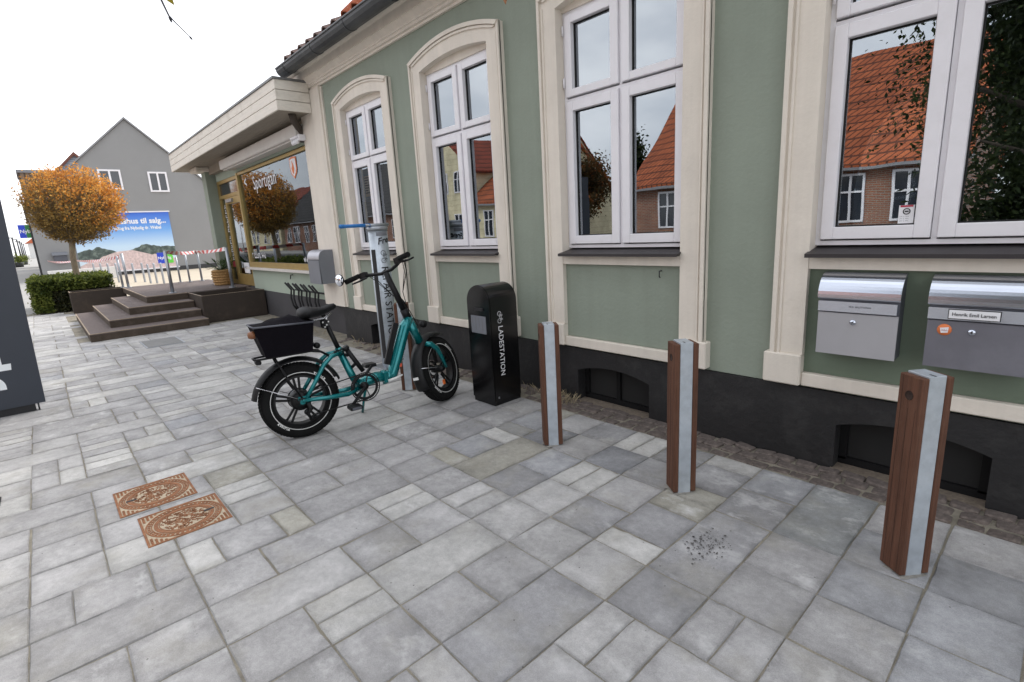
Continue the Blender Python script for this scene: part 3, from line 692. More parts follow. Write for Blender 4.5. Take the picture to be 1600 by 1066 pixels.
o = m.build('grit', 'gravel_sand', None, strip, fix=False); o['kind'] = 'stuff'
hk = MB(); hk.tube([(-1.742, W - .004, .985), (-1.742, W - .03, .985), (-1.742, W - .032, .955), (-1.742, W - .022, .945)], .004, 6); tag(hk.build('wall_hook', 'ink_black'), 'small rusty hook on the green panel under the middle big window', 'hook')
def marks(n, h, O, R, U):
    """a run of small print too blurred to read in the photograph"""
    O, R, U = Vector(O), Vector(R), Vector(U); N_ = R.cross(U); q = random.Random(n); m_ = MB(); x = 0
    for k in range(n):
        w = h * q.uniform(.35, .7); a = O + R * x + N_ * .0005
        for (u0, u1, v0, v1) in ((0, .22, 0, 1), (.22, 1, *q.choice([(0, .2), (.8, 1), (.4, .6)])), (.78, 1, *q.choice([(.2, .4), (.6, .8), (.2, .8)]))):
            m_.add([a + R * w * u0 + U * h * v0, a + R * w * u1 + U * h * v0, a + R * w * u1 + U * h * v1, a + R * w * u0 + U * h * v1], [(0, 1, 2, 3)])
        x += w + h * (.25 if q.random() > .2 else .8)
    return m_
# ================================================================ SPORTS SHOP beside the house
SYW = 2.93
shop = thing('shop_building', 'flat roofed shop front with gold framed window under a white boarded canopy', 'shop', (-9.5, SYW, 0))
MB().box(-10.42, -6.88, SYW, SYW + .2, .43, .80).build('parapet', 'shop_green', shop); m = MB(); m.box(-10.42, -6.88, SYW, SYW + .2, 2.52, 3.05); m.box(-12.0, -10.419, SYW + .04, SYW + .2, 2.50, 3.05)
m.build('wall', 'shop_green', shop)
MB().box(-12.05, -6.9, 7.8, 8.0, 0, 3.05).build('rear_wall', 'shop_green', shop)
MB().box(-10.42, -6.40, SYW - .006, SYW + .19, -.02, .428).build('plinth', 'grey_plinth', shop)
m = MB(); m.box(-12.36, -12.06, 2.80, 8.0, 0, 2.76); m.build('end_wall', 'green_plaster', shop)  # darker green than the shop front, painting in the shade on its side
MB().box(-12.46, -11.95, 2.62, 3.0, 2.70, 2.79, .02).build('capital', 'beige_trim', shop)
MB().box(-12.42, -11.99, 2.66, 2.96, 2.791, 2.83).build('capital_shadow_gap', 'dark_gap', shop)  # solid near-black block drawn in as the shade above the capital
MB().box(-12.05, -10.43, SYW + .03, SYW + .3, .30, .46).build('threshold', 'grey_plinth', shop)
# interior
m = MB(); m.box(-12.0, -6.95, 5.6, 5.7, .3, 3.0); m.box(-12.0, -6.95, SYW + .21, 5.6, .3, .44); m.box(-12.0, -6.95, SYW + .21, 5.6, 2.9, 2.98); m.box(-6.95, -6.9, SYW + .21, 5.6, .3, 3); m.box(-10.5, -10.46, SYW + .5, 5.6, .44, 2.9)
m.build('interior', 'interior_dark', shop)
MB().box(-10.40, -6.96, SYW + .21, SYW + 1.1, .441, .79).build('display_platform', 'shutter_white', shop)
# shop window: gold frame, one big pane
m = MB(); m.box(-10.42, -10.34, SYW - .03, SYW + .06, .84, 2.50); m.box(-10.34, -6.88, SYW - .03, SYW + .06, .84, .93); m.box(-10.34, -6.88, SYW - .02, SYW + .06, 2.455, 2.50)
sw = m.build('shop_window', 'gold_frame', shop)
MB().box(-10.34, -6.885, SYW + .01, SYW + .02, .931, 2.454).build('pane', 'shop_glass', shop, sw)
MB().box(-10.46, -6.88, SYW - .09, SYW + .05, .80, .838).build('window_ledge', 'shutter_white', shop)
R_, U_ = (1, 0, 0), (0, 0, 1)
yt = SYW + .006
text_mb('Sportigan', .30, (-9.62, yt, 2.15), R_, U_, sx=.93, bold=.001, spacing=1.06).build('lettering', 'decal_white', shop, sw, fix=False)
text_mb('<', .26, (-10.1, yt, 2.22), R_, U_, bold=.004).build('lettering', 'decal_white', shop, sw, fix=False)
text_mb('vi er lo', .11, (-7.82, yt, .96), R_, U_, bold=.003).build('lettering', 'decal_white', shop, sw, fix=False)
marks(9, .09, (-10.28, yt, 1.0), R_, U_).build('lettering', 'decal_white', shop, sw, fix=False)
def shield(cx, cz, w, h): return [(cx - w, cz + h), (cx, cz + h * 1.1), (cx + w, cz + h), (cx + w, cz - h * .15), (cx + w * .75, cz - h * .62), (cx, cz - h * 1.1), (cx - w * .75, cz - h * .62), (cx - w, cz - h * .15)]
em = MB().prism_xz(shield(-7.73, 2.29, .125, .135), yt - .003, yt + .001).build('emblem', 'decal_orange', shop, sw)
MB().prism_xz(shield(-7.73, 2.29, .102, .112), yt - .006, yt - .0035).build('emblem_field', 'decal_white', shop, sw)
MB().prism_xz([(-7.76, 2.39), (-7.71, 2.33), (-7.69, 2.27), (-7.73, 2.20), (-7.77, 2.22), (-7.79, 2.28), (-7.755, 2.32)], yt - .009, yt - .0065).build('emblem_flame', 'decal_orange', shop, sw)
# door with transom light and narrow side light
m = MB(); Yd = SYW + .05
for a, b, z0, z1 in ((-12.05, -11.99, .46, 2.50), (-10.50, -10.425, .46, 2.50), (-11.99, -10.50, 2.44, 2.50), (-11.99, -10.50, 2.16, 2.22), (-11.66, -11.60, .46, 2.16), (-11.99, -11.66, .46, .54)): m.box(a, b, Yd, Yd + .07, z0, z1)
fr = m.build('door_frame', 'gold_frame', shop)
MB().box(-11.99, -10.50, Yd + .03, Yd + .04, 2.22, 2.44).build('transom_light', 'far_pane', shop, fr)
MB().box(-11.99, -11.66, Yd + .03, Yd + .04, .54, 2.16).build('side_light', 'shop_glass', shop, fr)
m = MB()
for a, b, z0, z1 in ((-11.59, -11.50, .47, 2.15), (-10.60, -10.51, .47, 2.15), (-11.50, -10.60, 2.03, 2.15), (-11.50, -10.60, .47, .68)): m.box(a, b, Yd - .012, Yd + .05, z0, z1)
dr = m.build('door', 'gold_frame', shop)
MB().box(-11.50, -10.60, Yd + .02, Yd + .03, .68, 2.03).build('pane', 'shop_glass', shop, dr)
m = MB(); m.tube([(-10.66, Yd - .012, 1.1), (-10.66, Yd - .07, 1.1), (-10.66, Yd - .07, 1.6), (-10.66, Yd - .012, 1.6)], .015, 8); m.build('handle', 'post_steel', shop, dr)
MB().box(-11.45, -11.05, Yd - .05, Yd - .012, 2.06, 2.12).build('door_closer', 'post_steel', shop, dr)
MB().box(-11.12, -10.80, Yd + .012, Yd + .019, .70, .90).build('notice', 'decal_white', shop, dr)
marks(5, .06, (-11.08, Yd + .0105, .775), R_, U_).build('notice_print', 'ink_black', shop, dr, fix=False)
marks(12, .11, (-11.78, Yd + .028, .95), (0, 0, 1), (-1, 0, 0)).build('lettering', 'decal_white', shop, fr, fix=False)
MB().box(-11.92, -11.74, Yd + .022, Yd + .028, .80, .92).build('red_badge', 'ink_red', shop, fr)
# canopy: boarded fascia, soffit, flat roof edge
CF, CXa, CXb = 2.385, -6.52, -12.86
m = MB(); m.box(CXb + .03, CXa - .03, CF + .03, 3.3, 3.02, 3.06); m.box(-12.5, -6.9, 3.31, 8.0, 3.05, 3.15)
can = m.build('canopy', 'soffit_wood', shop)
for k, (za, zb) in enumerate(((2.775, 2.882), (2.888, 2.995), (3.001, 3.108))):
    MB().box(CXb, CXa, CF, CF + .024, za, zb, .003).build('fascia_board', 'canopy_white', shop, can)
    MB().box(CXa - .024, CXa, CF + .0245, W - .045, za, zb, .003).build('fascia_board', 'canopy_white', shop, can)
    MB().box(CXb, CXb + .024, CF + .0245, 3.3, za, zb, .003).build('fascia_board', 'canopy_white', shop, can)
MB().box(CXb - .015, CXa + .015, CF - .015, 3.3, 3.109, 3.132).build('roof_edging', 'canopy_edge', shop, can)
nb = 8
for k in range(nb):
    ya = CF + .026 + k * .066
    MB().box(CXb + .026, CXa - .026, ya, ya + .063, 2.788, 2.80).build('soffit_board', 'soffit_wood', shop, can)
sb = MB(); sb.box(-10.55, -6.90, 2.70, SYW + .02, 2.565, 2.72, .012); sb.box(-10.5, -6.95, 2.74, 2.80, 2.545, 2.564); sb.build('shutter_box', 'shutter_white', shop)
MB().box(-12.0, -6.9, 2.86, SYW + .03, 2.64, 2.787).build('header_board', 'soffit_wood', shop)
m = MB(); m.tube([(-6.72, 2.62, 2.80), (-6.78, 2.66, 2.72), (-6.9, 2.76, 2.66), (-6.915, 2.80, 2.60), (-6.915, 2.80, 2.50)], .045, 10); m.build('downpipe', 'roof_board', shop)
# lamp bracket with three bulbs on the pilaster
lamp = thing('wall_spotlight', 'white three headed spotlight on a bracket under the canopy', 'spotlight', (-6.84, 2.78, 2.53))
m = MB(); m.box(-7.06, -6.83, 2.68, 2.76, 2.535, 2.565, .008); m.box(-6.87, -6.80, 2.70, 2.789, 2.505, 2.575, .006); m.build('bracket', 'white_paint', lamp)
for k in range(3):
    x = -7.03 + k * .065; mm = MB(); mm.lathe([(.0, -.035), (.018, -.03), (.026, -.012), (.022, .012), (.012, .03)], (x, 2.71, 2.505), 'z', 12); mm.build('lamp_head', 'decal_white', lamp)
# display figures behind the glass
def mannequin(x, y, top, trousers, label, h=1.68):
    z0 = .795; r = thing('mannequin', label, 'mannequin', (x, y, z0), group=None)
    k = (2.30 - z0) / 1.68; m = MB()
    def Z(t): return z0 + t * k
    torso = MB(); torso.tube([(x, y, Z(.86)), (x, y, Z(.98)), (x, y, Z(1.15)), (x, y - .01, Z(1.32)), (x, y, Z(1.42)), (x, y, Z(1.47))], [.155, .15, .16, .185, .14, .06], 14, sy=.62)
    for s_ in (-1, 1): torso.tube([(x + s_ * .15, y, Z(1.40)), (x + s_ * .225, y + .01, Z(1.18)), (x + s_ * .23, y - .05, Z(.96))], [.062, .052, .042], 10)
    torso.build('top', top, r)
    lg = MB(); lg.tube([(x, y, Z(.80)), (x, y, Z(.90))], [.15, .15], 14, sy=.65)
    for s_ in (-1, 1): lg.tube([(x + s_ * .075, y, Z(.88)), (x + s_ * .085, y - .01, Z(.48)), (x + s_ * .09, y, Z(.07))], [.085, .065, .05], 12)
    lg.build('trousers', trousers, r)
    hd = MB(); hd.lathe([(.0, .0), (.045, .0), (.045, .06), (.07, .10), (.085, .17), (.07, .24), (.0, .27)], (x, y, Z(1.46)), 'z', 14); hd.build('head', 'curtain', r)
    ft = MB()
    for s_ in (-1, 1): ft.box(x + s_ * .09 - .04, x + s_ * .09 + .04, y - .17, y + .07, z0, z0 + .07, .02)
    ft.build('shoes', 'decal_white', r)
    return r
mat('cloth_grey', (.66, .67, .65), .9); mat('cloth_blue', (.08, .27, .68), .9); mat('cloth_pale', (.72, .74, .72), .9); mat('cloth_dark', (.04, .045, .05), .9)
mannequin(-8.05, 3.28, 'cloth_grey', 'cloth_pale', 'shop mannequin in a grey jacket behind the lettered window')
mannequin(-9.35, 3.30, 'cloth_blue', 'cloth_dark', 'shop mannequin in a blue top behind the lettered window')
# wall letter box on the pilaster
mat('steel_mail_dark', (.20, .20, .23), .5, metal=.5, var=.10, scale=6, dirt=((.27, .27, .30), .5, 5))
def mailbox(name, label, x0, x1, y0, y1, z0, z1, kind, front='steel_mail_front'):
    r = thing(name, label, 'mailbox', ((x0 + x1) / 2, y1, z0), group='mailboxes on the green house'); h = z1 - z0; hz = z1 - h * .26
    d = y1 - y0
    lidp = [(y1, z1)] + [(y0 + d * .45 + d * .45 * cos(a), hz + (z1 - hz) * sin(a)) for a in [pi / 2 + k * pi / 16 for k in range(9)]] + [(y1, hz)]
    if kind == 'steel':
        MB().prism_yz([(y1, z0), (y0 + .02, z0), (y0 + .02, hz), (y1, hz)], x0, x1).build('body', 'mail_dark', r)
        MB().box(x0 - .001, x1 + .001, y0 + .010, y0 + .0199, z0 - .003, hz - .085).build('front_door', front, r)
        MB().box(x0 - .002, x1 - .006, y0 + .004, y0 + .0199, hz - .078, hz - .030).build('name_strip', 'steel_lid', r)
        lp = [(y1, z1)] + [(y0 + .10 - .10 * sin(a), z1 - .112 + .112 * cos(a)) for a in [k * pi / 24 for k in range(13)]] + [(y0 + .006, z1 - .112), ] + [(y0 + .10 - .092 * sin(a), z1 - .118 + .112 * cos(a)) for a in [k * pi / 24 for k in range(12, -1, -1)]] + [(y1, z1 - .006)]
        MB().prism_yz(lp, x0 - .006, x1 + .004).build('lid', 'steel_lid', r)
        MB().prism_yz([(y1, hz + .001), (y0 + .022, hz + .001), (y0 + .03, z1 - .08), (y0 + .06, z1 - .035), (y0 + .10, z1 - .01), (y1, z1 - .008)], x0, x1).build('throat', 'mail_dark', r)
        lx = (x0 + x1) / 2 - .012; lk = MB(); lk.lathe([(0, -.006), (.011, -.006), (.013, 0)], (lx, y0 + .010, hz - .125), 'y', 16); k_ = lk.build('lock', 'steel_lid', r)
        MB().box(lx - .004, lx + .004, y0 + .002, y0 + .0045, hz - .128, hz - .122).build('keyhole', 'ink_black', r, k_)
    else:
        MB().prism_yz(lidp[:-1] + [(y0 + .0, hz), (y0 + .01, z0), (y1, z0)], x0 + .004, x1 - .004).build('body', 'mail_dark', r)
        MB().box(x0, x1, y0 - .006, y0 - .0005, z0, hz - .012).build('front_door', 'mail_grey', r)
        q = MB(); a_ = [(y0 + d * .45 + (d * .45 + .006) * cos(a), hz + (z1 - hz + .006) * sin(a)) for a in [pi / 2 + k * pi / 16 for k in range(9)]]; b_ = [(y0 + d * .45 + (d * .45 + .001) * cos(a), hz + (z1 - hz + .001) * sin(a)) for a in [pi / 2 + k * pi / 16 for k in range(8, -1, -1)]]
        q.prism_yz([(y1, z1 + .006)] + a_ + b_ + [(y1, z1 + .001)], x0 - .004, x1 + .004); q.build('lid', 'steel_mail', r)
        for s_ in (x0, x1): MB().prism_yz(lidp[:-1] + [(y0, hz), (y0 + .01, z0), (y1, z0)], s_ - .003, s_ + .003).build('side', 'mail_grey', r)
    return r
mb1 = mailbox('mailbox', 'clean steel mailbox with bright curved lid, left of the pair under the window', -.826, -.512, 2.715, W - .007, .626, 1.006, 'steel')
marks(13, .008, (-.70, 2.7185, .851), R_, U_).build('name_print', 'ink_black', mb1, fix=False)
mb2 = mailbox('mailbox', 'steel mailbox with name plate and orange sticker, right of the pair under the window', -.409, -.098, 2.715, W - .007, .626, 1.006, 'steel', 'steel_mail_dark')
MB().box(-.345, -.185, 2.7155, 2.7187, .834, .874).build('name_plate_frame', 'ink_black', mb2)
MB().box(-.342, -.188, 2.7125, 2.7154, .837, .871).build('name_plate', 'decal_white', mb2)
text_mb('Henrik Emil Larsen', .019, (-.265, 2.7118, .848), R_, U_, align='CENTER', bold=.0002, sx=.92).build('name_print', 'ink_black', mb2, fix=False)
m = MB(); m.lathe([(0, -.001), (.024, -.001), (.0242, 0)], (-.352, 2.7245, .785), 'y', 24); st = m.build('sticker', 'decal_orange', mb2)
MB().prism_xz([(-.366, .792), (-.338, .797), (-.340, .774), (-.362, .771)], 2.7215, 2.7232).build('sticker_mark', 'decal_white', mb2, st)
marks(4, .007, (-.360, 2.7208, .781), R_, U_).build('sticker_print', 'ink_red', mb2, st, fix=False)
mb3 = mailbox('mailbox', 'grey rounded mailbox hanging on the corner pilaster beside the shop window', -6.80, -6.44, 2.60, T - .002, .72, 1.14, 'grey')
# sticker on the big window, notice in the narrow one
m = MB(); m.box(-.582, -.526, FR + .018, FR + .0215, 1.217, 1.298); sk = m.build('window_sticker', 'decal_white', None); tag(sk, 'small white neighbourhood watch sticker with red top on the window pane', 'sticker')
def child(mb, name, mt, p): return mb.build(name, mt, None, p, fix=False)
child(MB().box(-.577, -.531, FR + .0165, FR + .0178, 1.290, 1.2975), 'red_band', 'ink_red', sk)
m = MB(); m.lathe([(.010, -.001), (.014, -.001), (.014, 0)], (-.553, FR + .0175, 1.271), 'y', 20); child(m, 'ring_mark', 'ink_black', sk)
child(MB().box(-.560, -.546, FR + .0165, FR + .0178, 1.268, 1.274), 'eye_mark', 'ink_black', sk)
for k in range(3): child(marks(7, .0055, (-.576, FR + .0172, 1.247 - k * .0095), R_, U_), 'sticker_print', 'ink_grey', sk)
nb_ = tag(MB().box(-5.66, -5.43, 2.895, 2.90, 1.67, 2.05).build('window_notice', 'paper_blue', None), 'blue poster with cream text panel behind the left pane of the arched window', 'poster')
child(MB().box(-5.58, -5.46, 2.892, 2.8945, 1.72, 1.94), 'text_panel', 'paper_cream', nb_)
m = MB()
for k in range(7): m.box(-5.57, -5.47 - .02 * (k % 3), 2.890, 2.8915, 1.915 - k * .027, 1.928 - k * .027)
child(m, 'text_lines', 'ink_grey', nb_)
# wall bicycle rack below the shop window
rk = thing('wall_bicycle_rack', 'black tubular bicycle rack with curved prongs below the shop window', 'bicycle rack', (-7.6, SYW, .2))
m = MB(); m.tube([(-8.2, 2.88, .53), (-6.95, 2.88, .53)], .014, 8)
for x in (-8.15, -7.0): m.tube([(x, 2.88, .53), (x, SYW - .006, .53)], .012, 8)
m.build('rail', 'ink_black', rk)
for k in range(8):
    x = -8.15 + (k // 2) * .31 + (k % 2) * .115
    mm = MB(); mm.tube([(x, 2.87, .18), (x, 2.80, .30), (x, 2.78, .42), (x, 2.80, .54), (x, 2.72, .66)], .014, 8); mm.build('prong', 'ink_black', rk)
hk = MB(); hk.tube([(-8.35, SYW - .002, .75), (-8.35, 2.89, .75), (-8.35, 2.885, .71), (-8.38, 2.89, .69)], .008, 6); tag(hk.build('wall_hook', 'ink_black'), 'small dark iron hook on the green wall above the bicycle rack', 'hook')

# ================================================================ STEPS, DECK, PLANTERS, RAIL
steps = thing('entrance_steps', 'brown timber steps and raised deck leading to the shop door', 'steps', (-10.8, 1.6, 0))
sx = [-9.50, -9.93, -10.37, -10.81]; sy = [.36, .645, .956, 1.272]; hz = [.118, .235, .352, .465]
for k in range(4):
    z0 = 0 if k == 0 else hz[k - 1] + .001; yr = 1.89 if k < 3 else 2.92; xb = -13.0 if k < 3 else -14.15
    if k == 3:
        m = MB(); m.box(xb, sx[k] - .004, sy[k] + .004, 1.895, z0, hz[k] - .02); m.box(xb, -10.82, 1.9, yr, 0, hz[k] - .02)
        st = m.build('deck', 'deck_brown', steps); tt = MB(); tt.box(xb, sx[k], sy[k], 1.899, hz[k] - .019, hz[k]); tt.box(xb, -10.815, 1.9, yr + .04, hz[k] - .019, hz[k])
    else:
        m = MB(); m.box(xb, sx[k] - .004, sy[k] + .004, yr, z0, hz[k] - .02); st = m.build('step', 'deck_brown', steps); tt = MB(); tt.box(xb, sx[k], sy[k], yr, hz[k] - .019, hz[k])
    tt.build('tread', 'deck_tread', steps, st)
    e = MB(); e.box(xb, sx[k] + .003, sy[k] - .003, sy[k] + .012, hz[k] - .008, hz[k] + .002); e.box(sx[k] - .010, sx[k] + .003, sy[k] + .0121, yr if k < 3 else 1.89, hz[k] - .008, hz[k] + .002); e.build('nosing', 'deck_edge', steps, st)
def planter(label, x0, x1, y0, y1, h):
    r = thing('planter_box', label, 'planter', ((x0 + x1) / 2, (y0 + y1) / 2, 0)); t_ = .045
    MB().box(x1 - t_, x1, y0, y1, 0, h, .004).build('side_board', 'planter_brown', r); MB().box(x0, x0 + t_, y0, y1, 0, h, .004).build('side_board', 'planter_brown', r)
    MB().box(x0 + t_, x1 - t_, y0, y0 + t_, 0, h - .001, .004).build('side_board', 'planter_brown', r); MB().box(x0 + t_, x1 - t_, y1 - t_, y1, 0, h - .001, .004).build('side_board', 'planter_brown', r)
    MB().box(x0 + t_, x1 - t_, y0 + t_, y1 - t_, 0, h - .09).build('soil', 'soil', r)
    rim = MB(); rim.box(x1 - .012, x1 + .003, y0 - .003, y1, h, h + .004); rim.box(x0, x1 - .0121, y0 - .003, y0 + .012, h, h + .004); rim.build('rim', 'deck_edge', r)
    return r
planter('dark brown empty planter box at the right of the steps against the shop wall', -10.80, -9.80, 1.903, 2.90, .455)
planter('dark brown planter box at the left of the deck in front of the hedge', -14.75, -14.17, .38, 1.33, .455)
rails = [(-11.04, 1.71, .465, 1.22, .028), (-10.86, 2.66, .465, 1.215, .028), (-13.95, 1.37, .465, 1.20, .026), (-13.75, 2.75, .465, 1.16, .022), (-13.73, 2.50, .465, 1.11, .02), (-14.0, 2.36, .465, 1.04, .02), (-14.1, 1.29, .465, 1.145, .022)]
wh = ['standing at the front edge of the deck by the top step', 'on the deck close to the potted palm', 'at the left rear corner of the deck', 'at the rear of the deck nearest the green column', 'second along the rear of the deck', 'third along the rear of the deck', 'just outside the left edge of the deck']
for (x, y, z0, z1, r_), w_ in zip(rails, wh):
    p = thing('railing_post', 'grey steel railing post ' + w_, 'post', (x, y, z0), group='steel posts round the deck')
    MB().cyl((x, y, z0), (x, y, z1), r_, 12).build('tube', 'post_steel', p)
    MB().cyl((x, y, z0), (x, y, z0 + .012), r_ * 2.3, 14).build('foot_plate', 'post_steel', p)
gp = [(-22.1, 3.22, .73), (-22.5, 3.07, .73), (-22.9, 2.93, .70), (-24.1, 2.91, .73), (-24.7, 2.68, .73), (-25.6, 2.25, .75), (-26.6, 2.08, .75), (-27.6, 1.92, .75), (-28.6, 1.75, .75)]
ordn = ['first', 'second', 'third', 'fourth', 'fifth', 'sixth', 'seventh', 'eighth', 'ninth']
for (x, y, h), w_ in zip(gp, ordn):
    o = tag(MB().lathe([(.035, 0), (.035, h - .03), (.028, h), (0, h + .004)], (x, y, 0), 'z', 10).build('plaza_post', 'post_steel'), 'slim grey post before the billboard, ' + w_ + ' from the right in its row', 'post', 'posts across the plaza')
def tape(pts, label):
    """barrier tape: alternating red and white lengths, a thin twisted ribbon"""
    r = thing('barrier_tape', label, 'tape', pts[0]); W_ = MB(); R2 = MB(); n_tot = 0
    for a, b in zip(pts[:-1], pts[1:]):
        a, b = Vector(a), Vector(b); L = (b - a).length; n = max(4, int(L / .07)); up = Vector((0, 0, 1))
        for i in range(n):
            def P(t):
                s_ = 4 * t * (1 - t) * L * .007; return a.lerp(b, t) - up * s_
            t0, t1 = i / n, (i + 1) / n; tw0, tw1 = sin(t0 * 5) * .7, sin(t1 * 5) * .7; side = (b - a).cross(up).normalized()
            w0 = (up * cos(tw0) + side * sin(tw0)) * .036; w1 = (up * cos(tw1) + side * sin(tw1)) * .036; th = side * .0006
            p, q = P(t0), P(t1)
            tgt = R2 if (n_tot // 3) % 2 else W_; n_tot += 1
            tgt.add([p - w0, q - w1, q + w1, p + w0, p - w0 + th, q - w1 + th, q + w1 + th, p + w0 + th], [(0, 1, 2, 3), (7, 6, 5, 4), (0, 4, 5, 1), (3, 2, 6, 7)])
    W_.build('white_lengths', 'tape_white', r)['kind'] = 'stuff'; R2.build('red_lengths', 'tape_red', r)['kind'] = 'stuff'
tape([(-10.86, 2.63, 1.19), (-13.75, 2.72, 1.13), (-11.04, 1.74, 1.19)], 'red and white barrier tape strung between the deck posts by the palm')
tape([(-13.95, 1.34, 1.14), (-22, .95, 1.0), (-29.6, .35, .95)], 'red and white barrier tape running left behind the hedge')
# potted palm
pp = thing('potted_palm', 'small green palm in a wicker basket beside the shop door', 'potted plant', (-11.75, 2.72, .465))
m = MB(); m.lathe([(.0, .0), (.14, .0), (.165, .10), (.175, .20), (.165, .30), (.15, .31), (.14, .28), (0, .27)], (-11.75, 2.72, .465), 'z', 20)
bk = m.build('basket', 'basket_wicker', pp)
for k in range(6):
    mm = MB(); rr = [.150, .163, .172, .178, .175, .168][k]; zz = .465 + .03 + k * .05
    mm.tube([(-11.75 + (rr + .004 * (i % 2)) * cos(2 * pi * i / 40), 2.72 + (rr + .004 * (i % 2)) * sin(2 * pi * i / 40), zz + .006 * (1 if (i + k) % 2 else -1)) for i in range(40)], .016, 6, closed=True); mm.build('weave', 'basket_wicker', pp, bk)
for k in range(17):
    a = k * 2.4; el = .15 + .85 * random.random(); L = random.uniform(.30, .46); mm = MB(); base = Vector((-11.75, 2.72, .76)); dirv = Vector((cos(a) * cos(el), sin(a) * cos(el), sin(el)))
    ctr = base + dirv * L * .6; mm.tube([base, ctr], [.006, .004], 5)
    sd_ = dirv.cross(Vector((0, 0, 1))).normalized()
    for q in range(9):
        f = (q - 4) / 4; d2 = (dirv * cos(f * 1.1) + sd_ * sin(f * 1.1)).normalized(); tip = ctr + d2 * L * .52 - Vector((0, 0, .05 * abs(f))); w_ = d2.cross(Vector((0, 0, 1))).normalized() * .011
        mid = ctr.lerp(tip, .5); mm.add([ctr, mid - w_, tip, mid + w_], [(0, 1, 2, 3)])
    mm.build('frond', 'leaf_palm', pp, fix=False)

# ================================================================ HEDGE AND BALL TREE
hd = thing('clipped_hedge', 'low square clipped yellow green hedge around the foot of the ball tree', 'hedge', (-16.0, .5, 0))
hx0, hx1, hy0, hy1, hh = -17.4, -15.0, -.20, 1.22, .72
pts = []; ptd = []
for k in range(16000):
    f = random.random()
    if f < .42: p = (random.uniform(hx0, hx1), random.uniform(hy0, hy1), hh + random.gauss(-.02, .035))
    elif f < .78: p = (hx1 + random.gauss(-.02, .035), random.uniform(hy0, hy1), random.uniform(.03, hh))
    else: p = (random.uniform(hx0, hx1), hy0 + random.gauss(.02, .035), random.uniform(.03, hh))
    if p[2] < .48 and f > .42 and p[1] > .1: ptd.append(p) if random.random() < .5 else None  # low leaves on the front go to the darker, thinned set
    else: pts.append(p)
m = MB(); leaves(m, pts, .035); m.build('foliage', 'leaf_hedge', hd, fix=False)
m = MB(); leaves(m, ptd, .035); m.build('lower_foliage', 'leaf_hedge_dark', hd, fix=False)
MB().box(hx0 + .1, hx1 - .10, hy0 + .10, hy1 - .08, .12, hh - .07).build('dense_core', 'soil', hd)
m = MB()
for k in range(160):
    x, y = random.uniform(hx1 - .3, hx1 - .02), random.uniform(hy0 + .05, hy1); m.tube([(x - .1, y, .0), (x + random.uniform(-.05, .05), y + random.uniform(-.15, .15), random.uniform(.3, .65))], [.008, .003], 5)
m.build('stems', 'twig', hd)
# the tree: trunk, limbs, dense twigs and a bronze crown
def ball_tree(name, label, loc, zc, rx, rz, trunk_r, lm, inner, nleaf, ntwig, lsize, trunk_top=None, group=None, lean=0.0):
    r = thing(name, label, 'tree', loc, group=group); x, y, z = loc; c = Vector((x, y, zc))
    tt = trunk_top or zc - rz * .75; c.y += lean
    t = MB(); t.tube([(x, y, z), (x + .01, y, z + .3 * (tt - z)), (x - .012, y + .01, z + .7 * (tt - z)), (x, y + lean * .3, tt + .1)], [trunk_r * 1.15, trunk_r, trunk_r * .92, trunk_r * .95], 12)
    for k in range(11):
        a = k * 2.4; e = random.uniform(.35, 1.3); L = rz * random.uniform(.5, .85)
        d = Vector((cos(a) * cos(e) * rx / rz, sin(a) * cos(e) * rx / rz, sin(e))); b0 = Vector((x, y, tt)); t.tube([b0, b0 + d * L * .4 + Vector((0, 0, .03)), b0 + d * L], [trunk_r * .5, trunk_r * .28, trunk_r * .1], 7)
    t.build('trunk', 'bark', r)
    tw = MB(); ends = []
    for k in range(ntwig):
        u = random.gauss(0, 1), random.gauss(0, 1), random.gauss(0, 1); d = Vector(u).normalized(); e_ = Vector((d.x * rx, d.y * rx, d.z * rz)) * random.uniform(.78, 1.0)
        p1 = c + e_; p0 = Vector((x, y, tt)) + (p1 - Vector((x, y, tt))) * random.uniform(.12, .45); pm = p0.lerp(p1, .5) + Vector((random.gauss(0, .04), random.gauss(0, .04), random.gauss(0, .04)))
        tw.tube([p0, pm, p1], [trunk_r * .09 + .002, trunk_r * .05 + .002, .0022], 4, caps=False); ends.append((pm, p1))
    tw.build('twigs', 'twig', r, fix=False)
    cr1 = MB(); cr2 = MB(); A = []; Bq = []
    for k in range(nleaf):
        pm, p1 = random.choice(ends); f = random.random() ** .6; p = pm.lerp(p1, f) + Vector((random.gauss(0, .05 * rx), random.gauss(0, .05 * rx), random.gauss(0, .05 * rz)))
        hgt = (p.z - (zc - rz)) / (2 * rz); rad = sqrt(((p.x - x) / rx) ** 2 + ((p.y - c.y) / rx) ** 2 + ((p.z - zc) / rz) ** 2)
        (A if (hgt + .3 * (p.y - c.y) / rx > random.uniform(.18, .80) and rad > .60) else Bq).append(p)  # sun put into leaf colour: bronze lit top and right, olive inside and shaded
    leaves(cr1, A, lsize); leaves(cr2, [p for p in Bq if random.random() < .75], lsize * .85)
    cr1.build('crown', lm, r, fix=False); cr2.build('inner_shaded_crown', inner, r, fix=False)
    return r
ball_tree('ball_tree', 'round clipped tree with bronze orange leaves rising from the low hedge', (-15.9, .63, .3), 2.38, 1.03, .90, .062, 'leaf_bronze', 'leaf_olive', 21000, 1000, .031, trunk_top=1.56, lean=.26)
